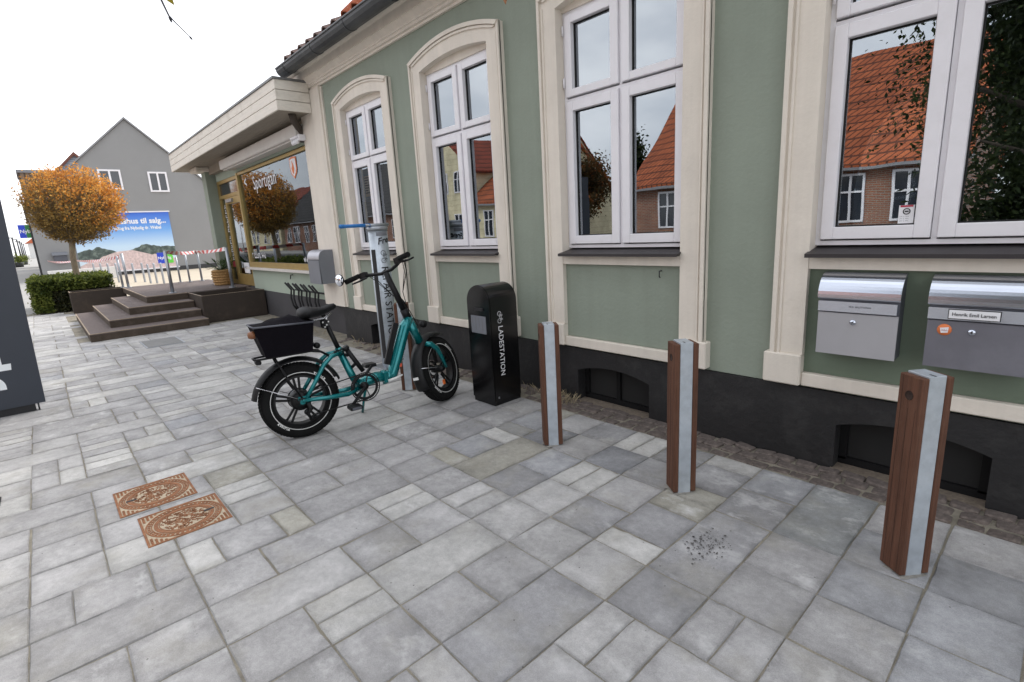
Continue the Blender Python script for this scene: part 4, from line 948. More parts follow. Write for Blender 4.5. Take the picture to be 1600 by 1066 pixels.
# ================================================================ BOLLARDS
def bollard(x, y, label, proto=None):
    if proto: 
        r = copy_tree(proto); r.location = (x, y, 0); r['label'] = label; return r
    r = thing('bollard', label, 'bollard', (x, y, 0), (0, 0, radians(52)), 'timber and steel bollards along the house', local=True)
    d = .044; h = .745
    MB().box(-.0305, .0305, -d, d, 0, h, .002).build('steel_core', 'galvanised', r)
    for s_ in (-1, 1):
        a, b = sorted((s_ * .0307, s_ * .0555)); n = 6; m = MB(); m.box(a, b, -d - .003, d + .003, .006, h - .006, .003); pk = m.build('timber_side', 'bollard_wood', r)
        gr = MB()
        hx = s_ * .0556; q = MB(); q.lathe([(0, 0), (.0165, 0), (.0165, s_ * .0012), (.0150, s_ * .0012), (.0150, s_ * .0006), (0, s_ * .0006)], (hx, 0, h - .075), 'x', 20); q.build('bolt_hole', 'wood_dark', r, pk)
        for k in range(3): gr.box(hx - .0004, hx + .0003, -.03 + k * .03 - .0005, -.03 + k * .03 + .0005, .01, h - .01 if k == 2 else h - .12)
        gr.build('groove', 'wood_dark', r, pk)
    MB().box(-.012, -.006, -.0441, -.02, h + .0002, h + .001).build('weld', 'zinc_dark', r)
    return r
b0 = bollard(-.305, 2.135, 'timber and steel bollard in front of the two steel mailboxes')
bollard(-1.195, 2.125, 'timber and steel bollard in front of the green wall between the two big windows', b0)
bollard(-2.045, 2.115, 'timber and steel bollard next to the black charging station', b0)
bollard(-3.735, 2.14, 'timber and steel bollard half hidden behind the turquoise bicycle', b0)

# ================================================================ CHARGING STATION
def bike_icon(O, R, U, s, depth=.0012, r=.012):
    """outline bicycle pictogram in the plane of R and U"""
    O, R, U = Vector(O), Vector(R).normalized(), Vector(U).normalized(); N_ = R.cross(U); m = MB()
    P = lambda a, b: O + R * a * s + U * b * s + N_ * depth
    def seg(a, b, w=.055):
        a, b = Vector(a), Vector(b); d = (b - a).normalized(); n = Vector((-d.y, d.x)) * w / 2
        m.add([P(*(a - n)), P(*(b - n)), P(*(b + n)), P(*(a + n))], [(0, 1, 2, 3)])
    for cx in (-.58, .58):
        n = 28; ri, ro = .32, .385
        vs = [];
        for k in range(n): a = 2 * pi * k / n; vs += [P(cx + ri * cos(a), .385 + ri * sin(a)), P(cx + ro * cos(a), .385 + ro * sin(a))]
        m.add(vs, [(2 * k, 2 * k + 1, (2 * k + 3) % (2 * n), (2 * k + 2) % (2 * n)) for k in range(n)])
    for a, b in (((-.58, .385), (-.28, .82)), ((-.28, .82), (.36, .82)), ((-.05, .385), (.36, .82)), ((-.58, .385), (-.05, .385)), ((-.05, .385), (-.33, .95)), ((.58, .385), (.30, 1.02)), ((.30, 1.02), (.50, 1.06)), ((-.46, .97), (-.2, .97))): seg(a, b)
    return m
lx0, lx1, ly0, ly1, lh = -3.075, -2.815, 2.315, 2.585, .90
ls = thing('charging_station', 'glossy black bicycle charging cabinet lettered LADESTATION beside the wall', 'charging station', ((lx0 + lx1) / 2, (ly0 + ly1) / 2, 0))
rr = .125; cxm = (lx0 + lx1) / 2; hwid = (lx1 - lx0) / 2
def uprof(e=0, zb=.035): return [(lx1 + e, zb)] + [(cxm + (hwid + e) * cos(a), lh - rr + (rr + e) * sin(a)) for a in [k * pi / 20 for k in range(21)]] + [(lx0 - e, zb)]
m = MB(); m.prism_xz(uprof(), ly0 + .012, ly1 - .012); bd = m.build('cabinet', 'black_gloss', ls)
for fc in bd.data.polygons: fc.use_smooth = False
m = MB(); m.prism_xz(uprof(-.004), ly0, ly0 + .0118); m.build('front_panel', 'black_gloss', ls)
m = MB(); m.prism_xz(uprof(-.004), ly1 - .0118, ly1); m.build('rear_panel', 'black_gloss', ls)
MB().box(lx0 + .01, lx1 - .004, ly0 + .006, ly1 - .006, 0, .034).build('foot', 'black_gloss', ls)
MB().box(lx0 + .045, lx0 + .215, ly0 - .004, ly0 - .0005, .545, .675).build('instruction_plate', 'mail_grey', ls)
m = MB()
for k in range(4): m.box(lx0 + .062 + k * .037, lx0 + .067 + k * .037, ly0 - .0052, ly0 - .0042, .59 - .02 * (k % 2), .662)
m.build('instruction_print', 'ink_grey', ls)
MB().box(lx0 + .10, lx0 + .19, ly0 - .010, ly0 - .0005, .715, .735).build('lock_flap', 'ink_black', ls)
text_mb('LADESTATION', .062, (lx1 + .0008, ly0 + .075, .60), (0, 0, -1), (0, 1, 0), bold=.0002, sx=.93).build('lettering', 'decal_white', ls, fix=False)
bike_icon((lx1 + .0008, ly0 + .072, .662), (0, 0, -1), (0, 1, 0), .046).build('bicycle_mark', 'decal_white', ls, fix=False)
MB().box(lx1 - .001, lx1 + .0012, ly0 + .035, ly0 + .05, .05, .066).build('small_mark', 'ink_grey', ls)

# ================================================================ REPAIR STATION
rx, ry = -4.56, 2.44
rs = thing('repair_station', 'galvanised bicycle repair column lettered REPAIR STATION with blue arm', 'repair station', (rx, ry, 0))
R0 = .090
m = MB(); m.lathe([(0, .004), (R0, .004), (R0, 1.335), (0, 1.335)], (rx, ry, 0), 'z', 40); col = m.build('column', 'galvanised', rs)
MB().lathe([(0, 1.336), (R0 + .008, 1.336), (R0 + .008, 1.366), (R0 - .01, 1.374), (0, 1.374)], (rx, ry, 0), 'z', 40).build('cap', 'post_steel', rs)
def polar(a, r, z): return (rx + r * cos(a), ry + r * sin(a), z)
va = atan2(-ry, -rx)                                    # towards the viewer's side of the column
def shell(a0, a1, z0, z1, r, n=10):
    q = MB(); vs = []
    for k in range(n + 1):
        a = a0 + (a1 - a0) * k / n; vs += [polar(a, r, z0), polar(a, r, z1), polar(a, r - .01, z0), polar(a, r - .01, z1)]
    q.add(vs, [(4 * k, 4 * k + 4, 4 * k + 5, 4 * k + 1) for k in range(n)] + [(0, 1, 3, 2), (4 * n, 4 * n + 2, 4 * n + 3, 4 * n + 1)] + [(4 * k + 1, 4 * k + 5, 4 * k + 7, 4 * k + 3) for k in range(n)] + [(4 * k, 4 * k + 2, 4 * k + 6, 4 * k + 4) for k in range(n)]); return q
shell(va - 1.0, va - .45, .10, 1.16, R0 + .0015).build('tool_slot', 'ink_black', rs)
MB().box(rx - .16, rx + .17, ry - .15, ry + .15, .0, .010, .002).build('base_plate', 'post_steel', rs)
for dx, dy_ in ((-.12, -.12), (.13, -.12), (.13, .12)): MB().lathe([(0, .026), (.012, .026), (.014, .011)], (rx + dx, ry + dy_, 0), 'z', 8).build('bolt', 'zinc_dark', rs)
def finer(mb, mx=.012):
    bm = bmesh.new(); vs = [bm.verts.new(v) for v in mb.v]
    for f in mb.f:
        try: bm.faces.new([vs[i] for i in f])
        except ValueError: pass
    bmesh.ops.triangulate(bm, faces=bm.faces[:])
    for _ in range(4):
        e = [e for e in bm.edges if e.calc_length() > mx]
        if not e: break
        bmesh.ops.subdivide_edges(bm, edges=e, cuts=1); bmesh.ops.triangulate(bm, faces=[f for f in bm.faces if len(f.verts) > 3])
    bm.verts.index_update(); o_ = MB(); o_.add([v.co for v in bm.verts], [[v.index for v in f.verts] for f in bm.faces]); bm.free(); return o_
def wrap_text(mb, a_mid, z_top):
    mb = finer(mb)
    """local (x down the column, y across) wrapped round the column"""
    return mb.xf(lambda p: Vector(polar(a_mid + p.y / R0, R0 + .0018, z_top - p.x)))
amid = va + .33
wrap_text(text_mb('REPAIR STATION', .098, (0, 0, 0), (1, 0, 0), (0, 1, 0), depth=0, bold=.0008), amid - .30, 1.00).build('lettering', 'ink_black', rs, fix=False)
wrap_text(bike_icon((0, 0, 0), (1, 0, 0), (0, 1, 0), .062, 0), amid - .24, 1.09).build('bicycle_mark', 'ink_black', rs, fix=False)
fm = text_mb('Free', .085, (0, 0, 0), (1, .18, 0), (.15, 1, 0), depth=0, bold=.002); fm = finer(fm); fm.xf(lambda p: Vector(polar(amid - .45 + p.x / R0, R0 + .0018, 1.205 + p.y))).build('lettering', 'ink_black', rs, fix=False)
shell(amid - .5, amid + .8, 1.285, 1.318, R0 + .001).build('name_label', 'mail_grey', rs)
m = MB(); m.cyl((rx + .03, ry + .105, 1.386), (rx + .02, ry - .13, 1.386), .014, 12); m.build('arm_socket', 'post_steel', rs)
m = MB(); m.cyl((rx + .02, ry - .08, 1.386), (rx - .01, ry - .36, 1.386), .0165, 14); ar = m.build('arm', mat('blue_rubber', (.02, .17, .48), .55), rs)
m = MB(); m.lathe([(0, -.372), (.014, -.370), (.0185, -.36), (.0185, -.33), (.0166, -.325)], (rx - .008, ry, 1.386), 'y', 14); m.build('arm_tip', 'blue_rubber', rs, ar)

# ================================================================ BICYCLE
mat('teal_paint', (.0, .185, .195), .24, metal=.55, var=.10, scale=8, coat=.6)
mat('bike_black', (.007, .007, .008), .45, var=.2, spec=.3); mat('bike_rubber', (.008, .008, .008), .85, var=.3, bump=.3, bscale=120, spec=.2); mat('saddle_black', (.008, .008, .009), .55, spec=.3)
mat('chrome', (.6, .6, .62), .25, metal=1.0); mat('basket_cloth', (.0055, .0045, .007), .9, var=.3, bump=.4, bscale=200, spec=.12); mat('reflective', (.72, .72, .70), .4); mat('orange_reflector', (.75, .16, .03), .35); mat('brown_lamp', (.22, .09, .04), .4)
mat('mirror_glass', (.85, .88, .95), .03, metal=1.0, var=0)
bk = thing('folding_bicycle', 'turquoise fat tyre folding electric bicycle parked with black rear basket', 'bicycle', (-3.391, 1.12, 0), (radians(-3.0), 0, atan2(.991, .134)), local=True)
RW = .254
def wheel(cx, xf, rear):
    def add(mb, name, mt, parent): 
        mb.xf(lambda p: xf(Vector((cx, 0, RW)) + p * .962)); return mb.build(name, mt, bk, parent)
    hub = MB(); 
    if rear: hub.lathe([(0, -.075), (.03, -.072), (.062, -.055), (.070, -.03), (.070, .03), (.062, .055), (.03, .072), (0, .075)], (0, 0, 0), 'y', 26)
    else: hub.lathe([(0, -.06), (.022, -.058), (.03, -.03), (.03, .03), (.022, .058), (0, .06)], (0, 0, 0), 'y', 20)
    rim = MB(); rim.lathe([(.162, -.034), (.186, -.036), (.186, .036), (.162, .034), (.162, -.034)], (0, 0, 0), 'y', 48)
    wl = add(rim, 'wheel', 'bike_black', bk)
    add(hub, 'hub', 'bike_black', wl)
    sp = MB()
    for k in range(5):
        a = k * 2 * pi / 5 + .35
        for o_ in (-.11, .11):
            p0 = Vector((cos(a + o_ * 1.6) * .05, 0, sin(a + o_ * 1.6) * .05)); p1 = Vector((cos(a + o_) * .166, 0, sin(a + o_) * .166)); sp.bar(p0, p1, .016, .008, (0, 1, 0) if abs(p1.z) > 9 else (0, 1, 0))
    add(sp, 'spokes', 'bike_black', wl)
    ty = MB(); prof = []
    for k in range(15):
        a = 2 * pi * k / 14; s_ = 1.0; prof.append((.212 + .050 * cos(a), .053 * sin(a)))
    ty.lathe(prof, (0, 0, 0), 'y', 64)
    for k in range(72):
        a = 2 * pi * k / 72
        for j, yy in enumerate((-.030, -.010, .010, .030)):
            aa = a + (.5 * 2 * pi / 72 if j % 2 else 0); r_ = .2605 if abs(yy) < .02 else .2545; c = Vector((cos(aa) * r_, yy, sin(aa) * r_)); rad = Vector((cos(aa), 0, sin(aa))); tg = Vector((-sin(aa), 0, cos(aa)))
            ty.obox(c, tg * .0075, Vector((0, .008, 0)), rad * .0035)
    add(ty, 'tyre', 'bike_rubber', wl)
    for s_ in (-1, 1):
        rg = MB(); rg.lathe([(.196, s_ * .0494), (.200, s_ * .0512), (.2008, s_ * .0520), (.196, s_ * .0502)], (0, 0, 0), 'y', 56); add(rg, 'reflective_ring', 'reflective', wl)
    for a0 in (3.75, .6):
        t = text_mb('KENDA', .030, (0, 0, 0), (1, 0, 0), (0, 1, 0), depth=0, bold=.001)
        t.xf(lambda p: Vector((cos(a0 + (p.x - .05) / .222) * (.222 - (p.y - .01)), -.0520 , sin(a0 + (p.x - .05) / .222) * (.222 - (p.y - .01))))) if False else t.xf(lambda p: Vector((cos(a0 + p.x / .225) * (.219 - p.y * .9), -(.0538 - .25 * max(0, .012 - p.y) ** 1), sin(a0 + p.x / .225) * (.219 - p.y * .9))))
        add(t, 'tyre_lettering', 'reflective', wl)
    dsc = MB(); ys = .052 if rear else .05; dsc.lathe([(.045, ys), (.075, ys), (.075, ys + .003), (.045, ys + .003)], (0, 0, 0), 'y', 30); add(dsc, 'brake_disc', 'chrome', wl)
    if rear:
        cs = MB()
        for k in range(6): cs.lathe([(.02, -.058 - k * .006), (.046 - k * .004, -.058 - k * .006), (.046 - k * .004, -.061 - k * .006), (.02, -.061 - k * .006)], (0, 0, 0), 'y', 22)
        add(cs, 'sprockets', 'bike_black', wl)
    else:
        rf = MB(); rf.box(-.018, .018, -.03, -.022, -.135, -.095, .004); add(rf, 'spoke_reflector', 'orange_reflector', wl)
    return wl
I = lambda p: p
wheel(0, I, True)
AX0, AX1 = Vector((.893, 0, .50)), Vector((.702, 0, 1.03)); AXD = (AX1 - AX0).normalized()
MS = Matrix.Rotation(radians(33), 3, AXD)
ST = lambda p: AX0 + MS @ (Vector(p) - AX0)
wheel(1.05, ST, False)
def part(mb, name, mt, parent=None, steer=False):
    if steer: mb.xf(ST)
    return mb.build(name, mt, bk, parent)
# main frame
f = MB()
f.tube([(.292, 0, .555), (.365, 0, .335), (.40, 0, .27)], [.024, .027, .030], 14)                     # seat tube
f.tube([(.40, 0, .262), (.47, 0, .285), (.53, 0, .295), (.60, 0, .29)], [.038, .040, .040, .038], 14)       # lower tube to hinge
f.tube([(.63, 0, .275), (.655, 0, .30), (.70, 0, .40), (.79, 0, .62), (.835, 0, .685)], [.046, .052, .053, .053, .044], 16, sy=.78)   # main beam
f.tube([(.60, 0, .287), (.65, 0, .285)], [.042, .042], 14)
f.tube([AX0 + AXD * -.01, AX0 + AXD * .20], [.033, .033], 16)                                             # head tube
for s_ in (-1, 1):
    f.tube([(.315, s_ * .02, .525), (.23, s_ * .058, .515), (.17, s_ * .066, .47), (.085, s_ * .072, .35), (.02, s_ * .074, .262)], [.016, .016, .016, .015, .013], 10)   # seat stays
    f.tube([(.39, s_ * .035, .25), (.30, s_ * .066, .235), (.15, s_ * .074, .245), (.0, s_ * .076, .262)], [.018, .017, .016, .014], 10)      # chain stays
    f.box(-.025, .03, s_ * .076 - .005, s_ * .076 + .005, .235, .29)
part(f, 'frame', 'teal_paint')
h_ = MB(); h_.tube([(.592, 0, .235), (.592, 0, .335)], .018, 10); h_.box(.575, .612, -.046, .046, .245, .33, .008); part(h_, 'hinge', 'teal_paint')
h_ = MB(); h_.tube([(.60, -.050, .262), (.66, -.058, .272), (.71, -.056, .285)], [.010, .009, .007], 8); part(h_, 'hinge_lever', 'reflective')
b = MB(); b.bar((.668, 0, .355), (.775, 0, .645), .040, .026, (0, 1, 0)); b.xf(lambda p: p + Vector((-.047, 0, .018))); part(b, 'battery_cover', 'bike_black')
L0 = Vector((.715, -.041, .375)); dl = (Vector((.79, -.041, .60)) - L0).normalized(); ul = Vector((-dl.z, 0, dl.x))
lt = marks(7, .030, L0 + dl * .02 - ul * .015, dl, ul); part(lt, 'frame_lettering', 'ink_black')
mk = MB(); mk.obox(L0 - dl * .02 - Vector((0, .0005, 0)), dl * .012, (0, .001, 0), ul * .012); part(mk, 'red_mark', 'decal_red')
# seat post, saddle
m = MB(); m.tube([(.305, 0, .52), (.245, 0, .715)], .0165, 12); m.tube([(.306, 0, .505), (.294, 0, .545)], .028, 12); part(m, 'seat_post', 'bike_black')
m = MB(); m.tube([(.285, -.03, .54), (.25, -.05, .53), (.235, -.055, .525)], [.007, .007, .006], 8); part(m, 'seat_clamp_lever', 'bike_black')
m = MB(); m.box(.20, .25, -.02, .02, .705, .765, .008); m.tube([(.235, -.022, .77), (.215, -.024, .73), (.232, -.022, .705)], .008, 8); m.tube([(.235, .022, .77), (.215, .024, .73), (.232, .022, .705)], .008, 8); sus = part(m, 'seat_suspension', 'bike_black')
m = MB()
for (u_, w_) in ((.238, .765), (.212, .745), (.235, .725), (.248, .745), (.222, .712)): m.lathe([(0, -.006), (.005, -.004), (.006, 0)], (u_, -.030, w_), 'y', 8)
part(m, 'rivets', 'reflective', sus)
sd2 = MB(); secs = [(.068, .030, .80, .036), (.078, .086, .822, .048), (.112, .108, .834, .048), (.155, .094, .830, .042), (.195, .064, .826, .034), (.235, .044, .830, .031), (.278, .034, .842, .028), (.306, .025, .847, .023), (.320, .010, .843, .010)]
n = 16; vs = []
for (u_, hw, zc, th) in secs:
    for k in range(n):
        a = 2 * pi * k / n; yy = hw * cos(a); zz = zc + (th * .62 * sin(a) if sin(a) > 0 else th * 1.15 * sin(a)) - .10 * max(0, abs(yy) - .05); vs.append((u_, yy, zz))
fs = [(i * n + k, i * n + (k + 1) % n, (i + 1) * n + (k + 1) % n, (i + 1) * n + k) for i in range(len(secs) - 1) for k in range(n)] + [tuple(range(n - 1, -1, -1)), tuple((len(secs) - 1) * n + k for k in range(n))]
sd2.add(vs, fs, True); part(sd2, 'saddle', 'saddle_black')
m = MB(); 
for s_ in (-1, 1): m.tube([(.09, s_ * .035, .775), (.14, s_ * .022, .765), (.24, s_ * .022, .77), (.28, s_ * .016, .80)], .0045, 6)
part(m, 'saddle_rails', 'chrome')
# crank, pedals, chain
m = MB(); m.lathe([(.075, -.060), (.092, -.060), (.092, -.064), (.075, -.064), (.075, -.060)], (.425, 0, .26), 'y', 40)
for k in range(5):
    a = k * 2 * pi / 5; m.bar((.425, -.062, .26), (.425 + .08 * cos(a), -.062, .26 + .08 * sin(a)), .004, .016, (0, 1, 0))
for k in range(44): a = 2 * pi * k / 44; m.obox((.425 + .0935 * cos(a), -.062, .26 + .0935 * sin(a)), (.0022, 0, 0), (0, .0015, 0), (0, 0, .0022))
part(m, 'chainring', 'bike_black')
m = MB(); m.lathe([(.097, -.068), (.104, -.068), (.104, -.071), (.097, -.071), (.097, -.068)], (.425, 0, .26), 'y', 40); part(m, 'chain_guard', 'bike_black')
m = MB(); m.lathe([(0, -.074), (.018, -.074), (.020, -.06), (.030, -.05), (.030, .05), (.02, .06), (.018, .074), (0, .074)], (.425, 0, .26), 'y', 18); part(m, 'bottom_bracket', 'bike_black')
ca_ = radians(222)
for s_, a in ((-1, ca_), (1, ca_ + pi)):
    e = Vector((.425 + .155 * cos(a), s_ * .095, .26 + .155 * sin(a))); m = MB(); m.tube([(.425, s_ * .074, .26), (.425 + .08 * cos(a), s_ * .082, .26 + .08 * sin(a)), e], [.014, .011, .011], 10); part(m, 'crank_arm', 'bike_black')
    m = MB(); m.box(e.x - .042, e.x + .042, e.y + s_ * .055 - .045, e.y + s_ * .055 + .045, e.z - .013, e.z + .013, .005)
    pd = part(m, 'pedal', 'bike_black'); q = MB(); q.box(e.x - .030, e.x + .030, e.y + s_ * .10, e.y + s_ * .103, e.z - .008, e.z + .008); part(q, 'pedal_reflector', 'mail_dark', pd)
m = MB()
def chain(a, b):
    a, b = Vector(a), Vector(b); L = (b - a).length; n = int(L / .0127)
    for k in range(n): p = a.lerp(b, (k + .5) / n); d = (b - a).normalized(); m.obox(p, d * .0055, Vector((0, .003 if k % 2 else .0045, 0)), Vector((0, 0, 1)).cross(Vector((0, 1, 0))).cross(d) * 0 + Vector((-d.z, 0, d.x)) * .0035)
chain((.02, -.062, .305), (.40, -.062, .352)); part(m, 'chain', 'bike_black'); m = MB()
chain((.05, -.062, .148), (.43, -.062, .168)); part(m, 'chain', 'bike_black')
m = MB(); m.tube([(.03, -.08, .24), (.045, -.085, .20), (.02, -.08, .165), (.04, -.075, .125)], [.014, .016, .012, .010], 8)
for (u_, w_) in ((.02, .178), (.045, .128)): m.lathe([(0, -.008), (.020, -.008), (.020, .004), (0, .004)], (u_, -.066, w_), 'y', 14)
part(m, 'derailleur', 'bike_black')
m = MB(); m.tube([(.47, .05, .25), (.46, .13, .12), (.455, .185, .012)], [.012, .010, .010], 8); part(m, 'kickstand', 'teal_paint')
# rack, fenders, basket
def fender(cx, a0, a1, w, r, n=22):
    q = MB(); vs = []
    for k in range(n + 1):
        a = a0 + (a1 - a0) * k / n
        for j, (yy, dr) in enumerate(((-w, -.018), (-w * .6, -.003), (0, .004), (w * .6, -.003), (w, -.018))): vs.append((cx + (r + dr) * cos(a), yy, RW + (r + dr) * sin(a)))
        for j, (yy, dr) in enumerate(((w, -.021), (w * .6, -.006), (0, .001), (-w * .6, -.006), (-w, -.021))): vs.append((cx + (r + dr) * cos(a), yy, RW + (r + dr) * sin(a)))
    fs = []
    for k in range(n):
        for j in range(10): fs.append((k * 10 + j, k * 10 + (j + 1) % 10, (k + 1) * 10 + (j + 1) % 10, (k + 1) * 10 + j))
    fs += [tuple(range(9, -1, -1)), tuple(n * 10 + j for j in range(10))]
    q.add(vs, fs, True); return q
fr_ = part(fender(0, radians(20), radians(168), .056, .290), 'rear_fender', 'bike_black')
m = MB()
for s_ in (-1, 1): m.tube([(-.255, s_ * .05, .40), (-.1, s_ * .075, .32), (.0, s_ * .082, .268)], .003, 6)
part(m, 'fender_stay', 'chrome', fr_)
ff = part(fender(1.05, radians(62), radians(205), .054, .290), 'front_fender', 'bike_black', None, True)
m = MB(); 
for s_ in (-1, 1): m.tube([(.775, s_ * .05, .30), (.9, s_ * .075, .28), (1.05, s_ * .075, .265)], .003, 6)
m.xf(ST); m.build('fender_stay', 'chrome', bk, ff)
m = MB(); m.box(.795, .801, -.022, .022, .205, .225); m.xf(lambda p: ST(p + Vector((-.052, 0, .02)))); m.build('fender_mark', 'reflective', bk, ff)
m = MB()
for s_ in (-1, 1):
    m.tube([(.24, s_ * .035, .50), (.17, s_ * .05, .556), (.10, s_ * .055, .572), (-.20, s_ * .055, .572), (-.235, s_ * .04, .572)], .007, 8)
    m.tube([(-.12, s_ * .056, .57), (-.06, s_ * .078, .40), (.0, s_ * .080, .28)], .006, 8)
m.tube([(-.235, -.04, .572), (-.235, .04, .572)], .007, 8)
for u_ in (-.15, -.05, .05): m.tube([(u_, -.055, .572), (u_, .055, .572)], .006, 8)
m.tube([(.10, 0, .572), (.13, 0, .60), (.145, 0, .612)], .010, 8)
part(m, 'rack', 'bike_black')
m = MB(); m.lathe([(0, -.022), (.020, -.018), (.020, .010), (.012, .018), (0, .018)], (.150, -.03, .60), 'y', 14); part(m, 'rack_spring', 'bike_black')
bb = MB(); bl, bt = .580, .780
def rect(u0, u1, w_, z): return [(u0, -w_, z), (u1, -w_, z), (u1, w_, z), (u0, w_, z)]
lo = rect(-.172, .108, .098, bl); hi = rect(-.222, .132, .132, bt)
bb.add(lo + hi, [(0, 1, 5, 4), (1, 2, 6, 5), (2, 3, 7, 6), (3, 0, 4, 7), (0, 3, 2, 1)])
li = rect(-.167, .103, .093, bl + .006); hi2 = rect(-.216, .126, .126, bt)
bb.add(li + hi2, [(4, 5, 1, 0), (5, 6, 2, 1), (6, 7, 3, 2), (7, 4, 0, 3), (0, 1, 2, 3)]); bb.add(hi + hi2, [(0, 1, 5, 4), (1, 2, 6, 5), (2, 3, 7, 6), (3, 0, 4, 7)])
bs = part(bb, 'basket', 'basket_cloth')
rmm = MB(); rmm.tube([(-.223, -.133, bt), (.133, -.133, bt - .012), (.133, .133, bt - .012), (-.223, .133, bt)], .006, 8, closed=True); part(rmm, 'basket_rim', 'mail_dark', bs)
cv = MB(); g_ = 10; vs = []
for i in range(g_ + 1):
    for j in range(g_ + 1):
        u_ = -.220 + .350 * i / g_; v_ = -.130 + .26 * j / g_; e = min(1, min(i, g_ - i) / 3) * min(1, min(j, g_ - j) / 3); ramp = max(0, min(1, (u_ + .22) / .25)) * max(0, min(1, (.17 - u_) / .09))
        vs.append((u_, v_, bt + .002 - .012 * i / g_ + e * (.010 + .036 * ramp) + .004 * sin(i * 1.9 + j)))
cv.add(vs, [(i * (g_ + 1) + j, (i + 1) * (g_ + 1) + j, (i + 1) * (g_ + 1) + j + 1, i * (g_ + 1) + j + 1) for i in range(g_) for j in range(g_)], True); part(cv, 'basket_cover', 'basket_cloth', bs)
m = MB(); m.lathe([(0, -.02), (.018, -.016), (.024, 0), (.024, .02), (0, .024)], (-.236, -.09, .735), 'x', 14); part(m, 'rear_lamp', 'brown_lamp')
m = MB(); m.box(-.23, -.195, -.03, .03, .535, .562, .006); part(m, 'rear_reflector', 'bike_black')
m = MB(); m.tube([(.335, -.045, .545), (.43, -.045, .37)], [.017, .016], 12); m.tube([(.338, -.045, .54), (.325, -.045, .562)], [.024, .022], 12); pu = part(m, 'pump', 'bike_black')
m = MB(); m.tube([(.325, 0, .50), (.34, -.045, .50)], .012, 8); m.tube([(.365, 0, .40), (.385, -.045, .43)], .012, 8); part(m, 'pump_clip', 'bike_black', pu)
# fork, stem, handlebar
m = MB(); cw = AX0 + AXD * -.03
m.tube([cw, cw + Vector((.03, 0, -.02))], [.034, .034], 14)
for s_ in (-1, 1): m.tube([cw + Vector((.0, s_ * .03, .0)), cw + Vector((.035, s_ * .066, -.015)), cw + Vector((.09, s_ * .074, -.06)), (1.03, s_ * .076, .33), (1.052, s_ * .078, .255)], [.022, .022, .020, .016, .013], 10)
part(m, 'fork', 'teal_paint', None, True)
m = MB(); m.tube([AX0 + AXD * .20, AX0 + AXD * .27], [.030, .028], 14); m.tube([AX0 + AXD * .25, AX1 + AXD * .0], [.024, .020], 14); m.tube([AX0 + AXD * .24 + Vector((.03, 0, 0)), AX0 + AXD * .33 + Vector((.030, 0, 0)), AX0 + AXD * .38], [.012, .014, .010], 10); m.tube([AX0 + AXD * .05 + Vector((.045, 0, .01)), AX0 + AXD * .16 + Vector((.04, 0, 0)), AX0 + AXD * .3 + Vector((.02, 0, 0))], [.010, .012, .010], 8)
part(m, 'stem', 'bike_black', None, True)
RXM = Matrix.Rotation(radians(-5), 3, 'X'); RX6 = lambda p: AX1 + RXM @ (Vector(p) - AX1)
STH = lambda p: ST(RX6(p))
hb = AX1 + Vector((.0, 0, .005)); HBW = .265
m = MB(); m.tube([hb + Vector((-.085, -HBW, .028)), hb + Vector((-.05, -.19, .036)), hb + Vector((.005, -.12, .02)), hb + Vector((.012, -.05, .003)), hb + Vector((.012, .05, .003)), hb + Vector((.005, .12, .02)), hb + Vector((-.05, .19, .036)), hb + Vector((-.085, HBW, .028))], .0125, 10); m.xf(RX6); hbo = part(m, 'handlebar', 'bike_black', None, True)
for s_ in (-1, 1):
    m = MB(); m.tube([hb + Vector((-.060, s_ * .19, .036)), hb + Vector((-.096, s_ * .295, .025))], [.0175, .019], 12); m.xf(STH); m.build('grip', 'bike_rubber', bk, hbo)
    m = MB(); m.tube([hb + Vector((-.03, s_ * .16, .032)), hb + Vector((.0, s_ * .18, .018)), hb + Vector((-.01, s_ * .235, .012)), hb + Vector((-.04, s_ * .29, .006))], [.012, .009, .007, .006], 8); m.obox(hb + Vector((-.04, s_ * .165, .03)), (.022, 0, 0), (0, .025, 0), (0, 0, .02)); m.xf(STH); m.build('brake_lever', 'bike_black', bk, hbo)
mr = hb + Vector((-.118, .318, .05))
m = MB(); m.lathe([(0, .016), (.030, .012), (.042, .0), (.044, -.006), (.040, -.010)], (0, 0, 0), 'x', 24); m.xf(lambda p: STH(mr + Matrix.Rotation(radians(-8), 3, 'Z') @ p)); mro = m.build('mirror', 'bike_black', bk)
m = MB(); m.lathe([(0, -.0105), (.040, -.0105), (.0402, -.009)], (0, 0, 0), 'x', 24); m.xf(lambda p: STH(mr + Matrix.Rotation(radians(-8), 3, 'Z') @ p)); m.build('mirror_glass', 'mirror_glass', bk, mro)
m = MB(); m.tube([hb + Vector((-.095, .29, .026)), mr], .006, 6); m.xf(STH); m.build('mirror_arm', 'bike_black', bk, mro)
m = MB()
for k, s_ in ((0, -1), (1, -1), (2, 1), (3, 1)):
    m.tube([hb + Vector((.0, s_ * (.165 + .01 * k), .045)), hb + Vector((.07, s_ * (.11 + .02 * k), -.02)), hb + Vector((.075, s_ * .05, -.16)), AX0 + AXD * .30 + Vector((.04, s_ * .012, 0)), AX0 + AXD * .10 + Vector((.05, s_ * .02, 0))], .0028, 6)
part(m, 'cables', 'bike_black', None, True)
m = MB(); m.lathe([(0, -.02), (.022, -.018), (.028, .0), (.030, .022), (0, .026)], (.985, 0, .62), 'x', 16); part(m, 'head_lamp', 'bike_black', None, True)

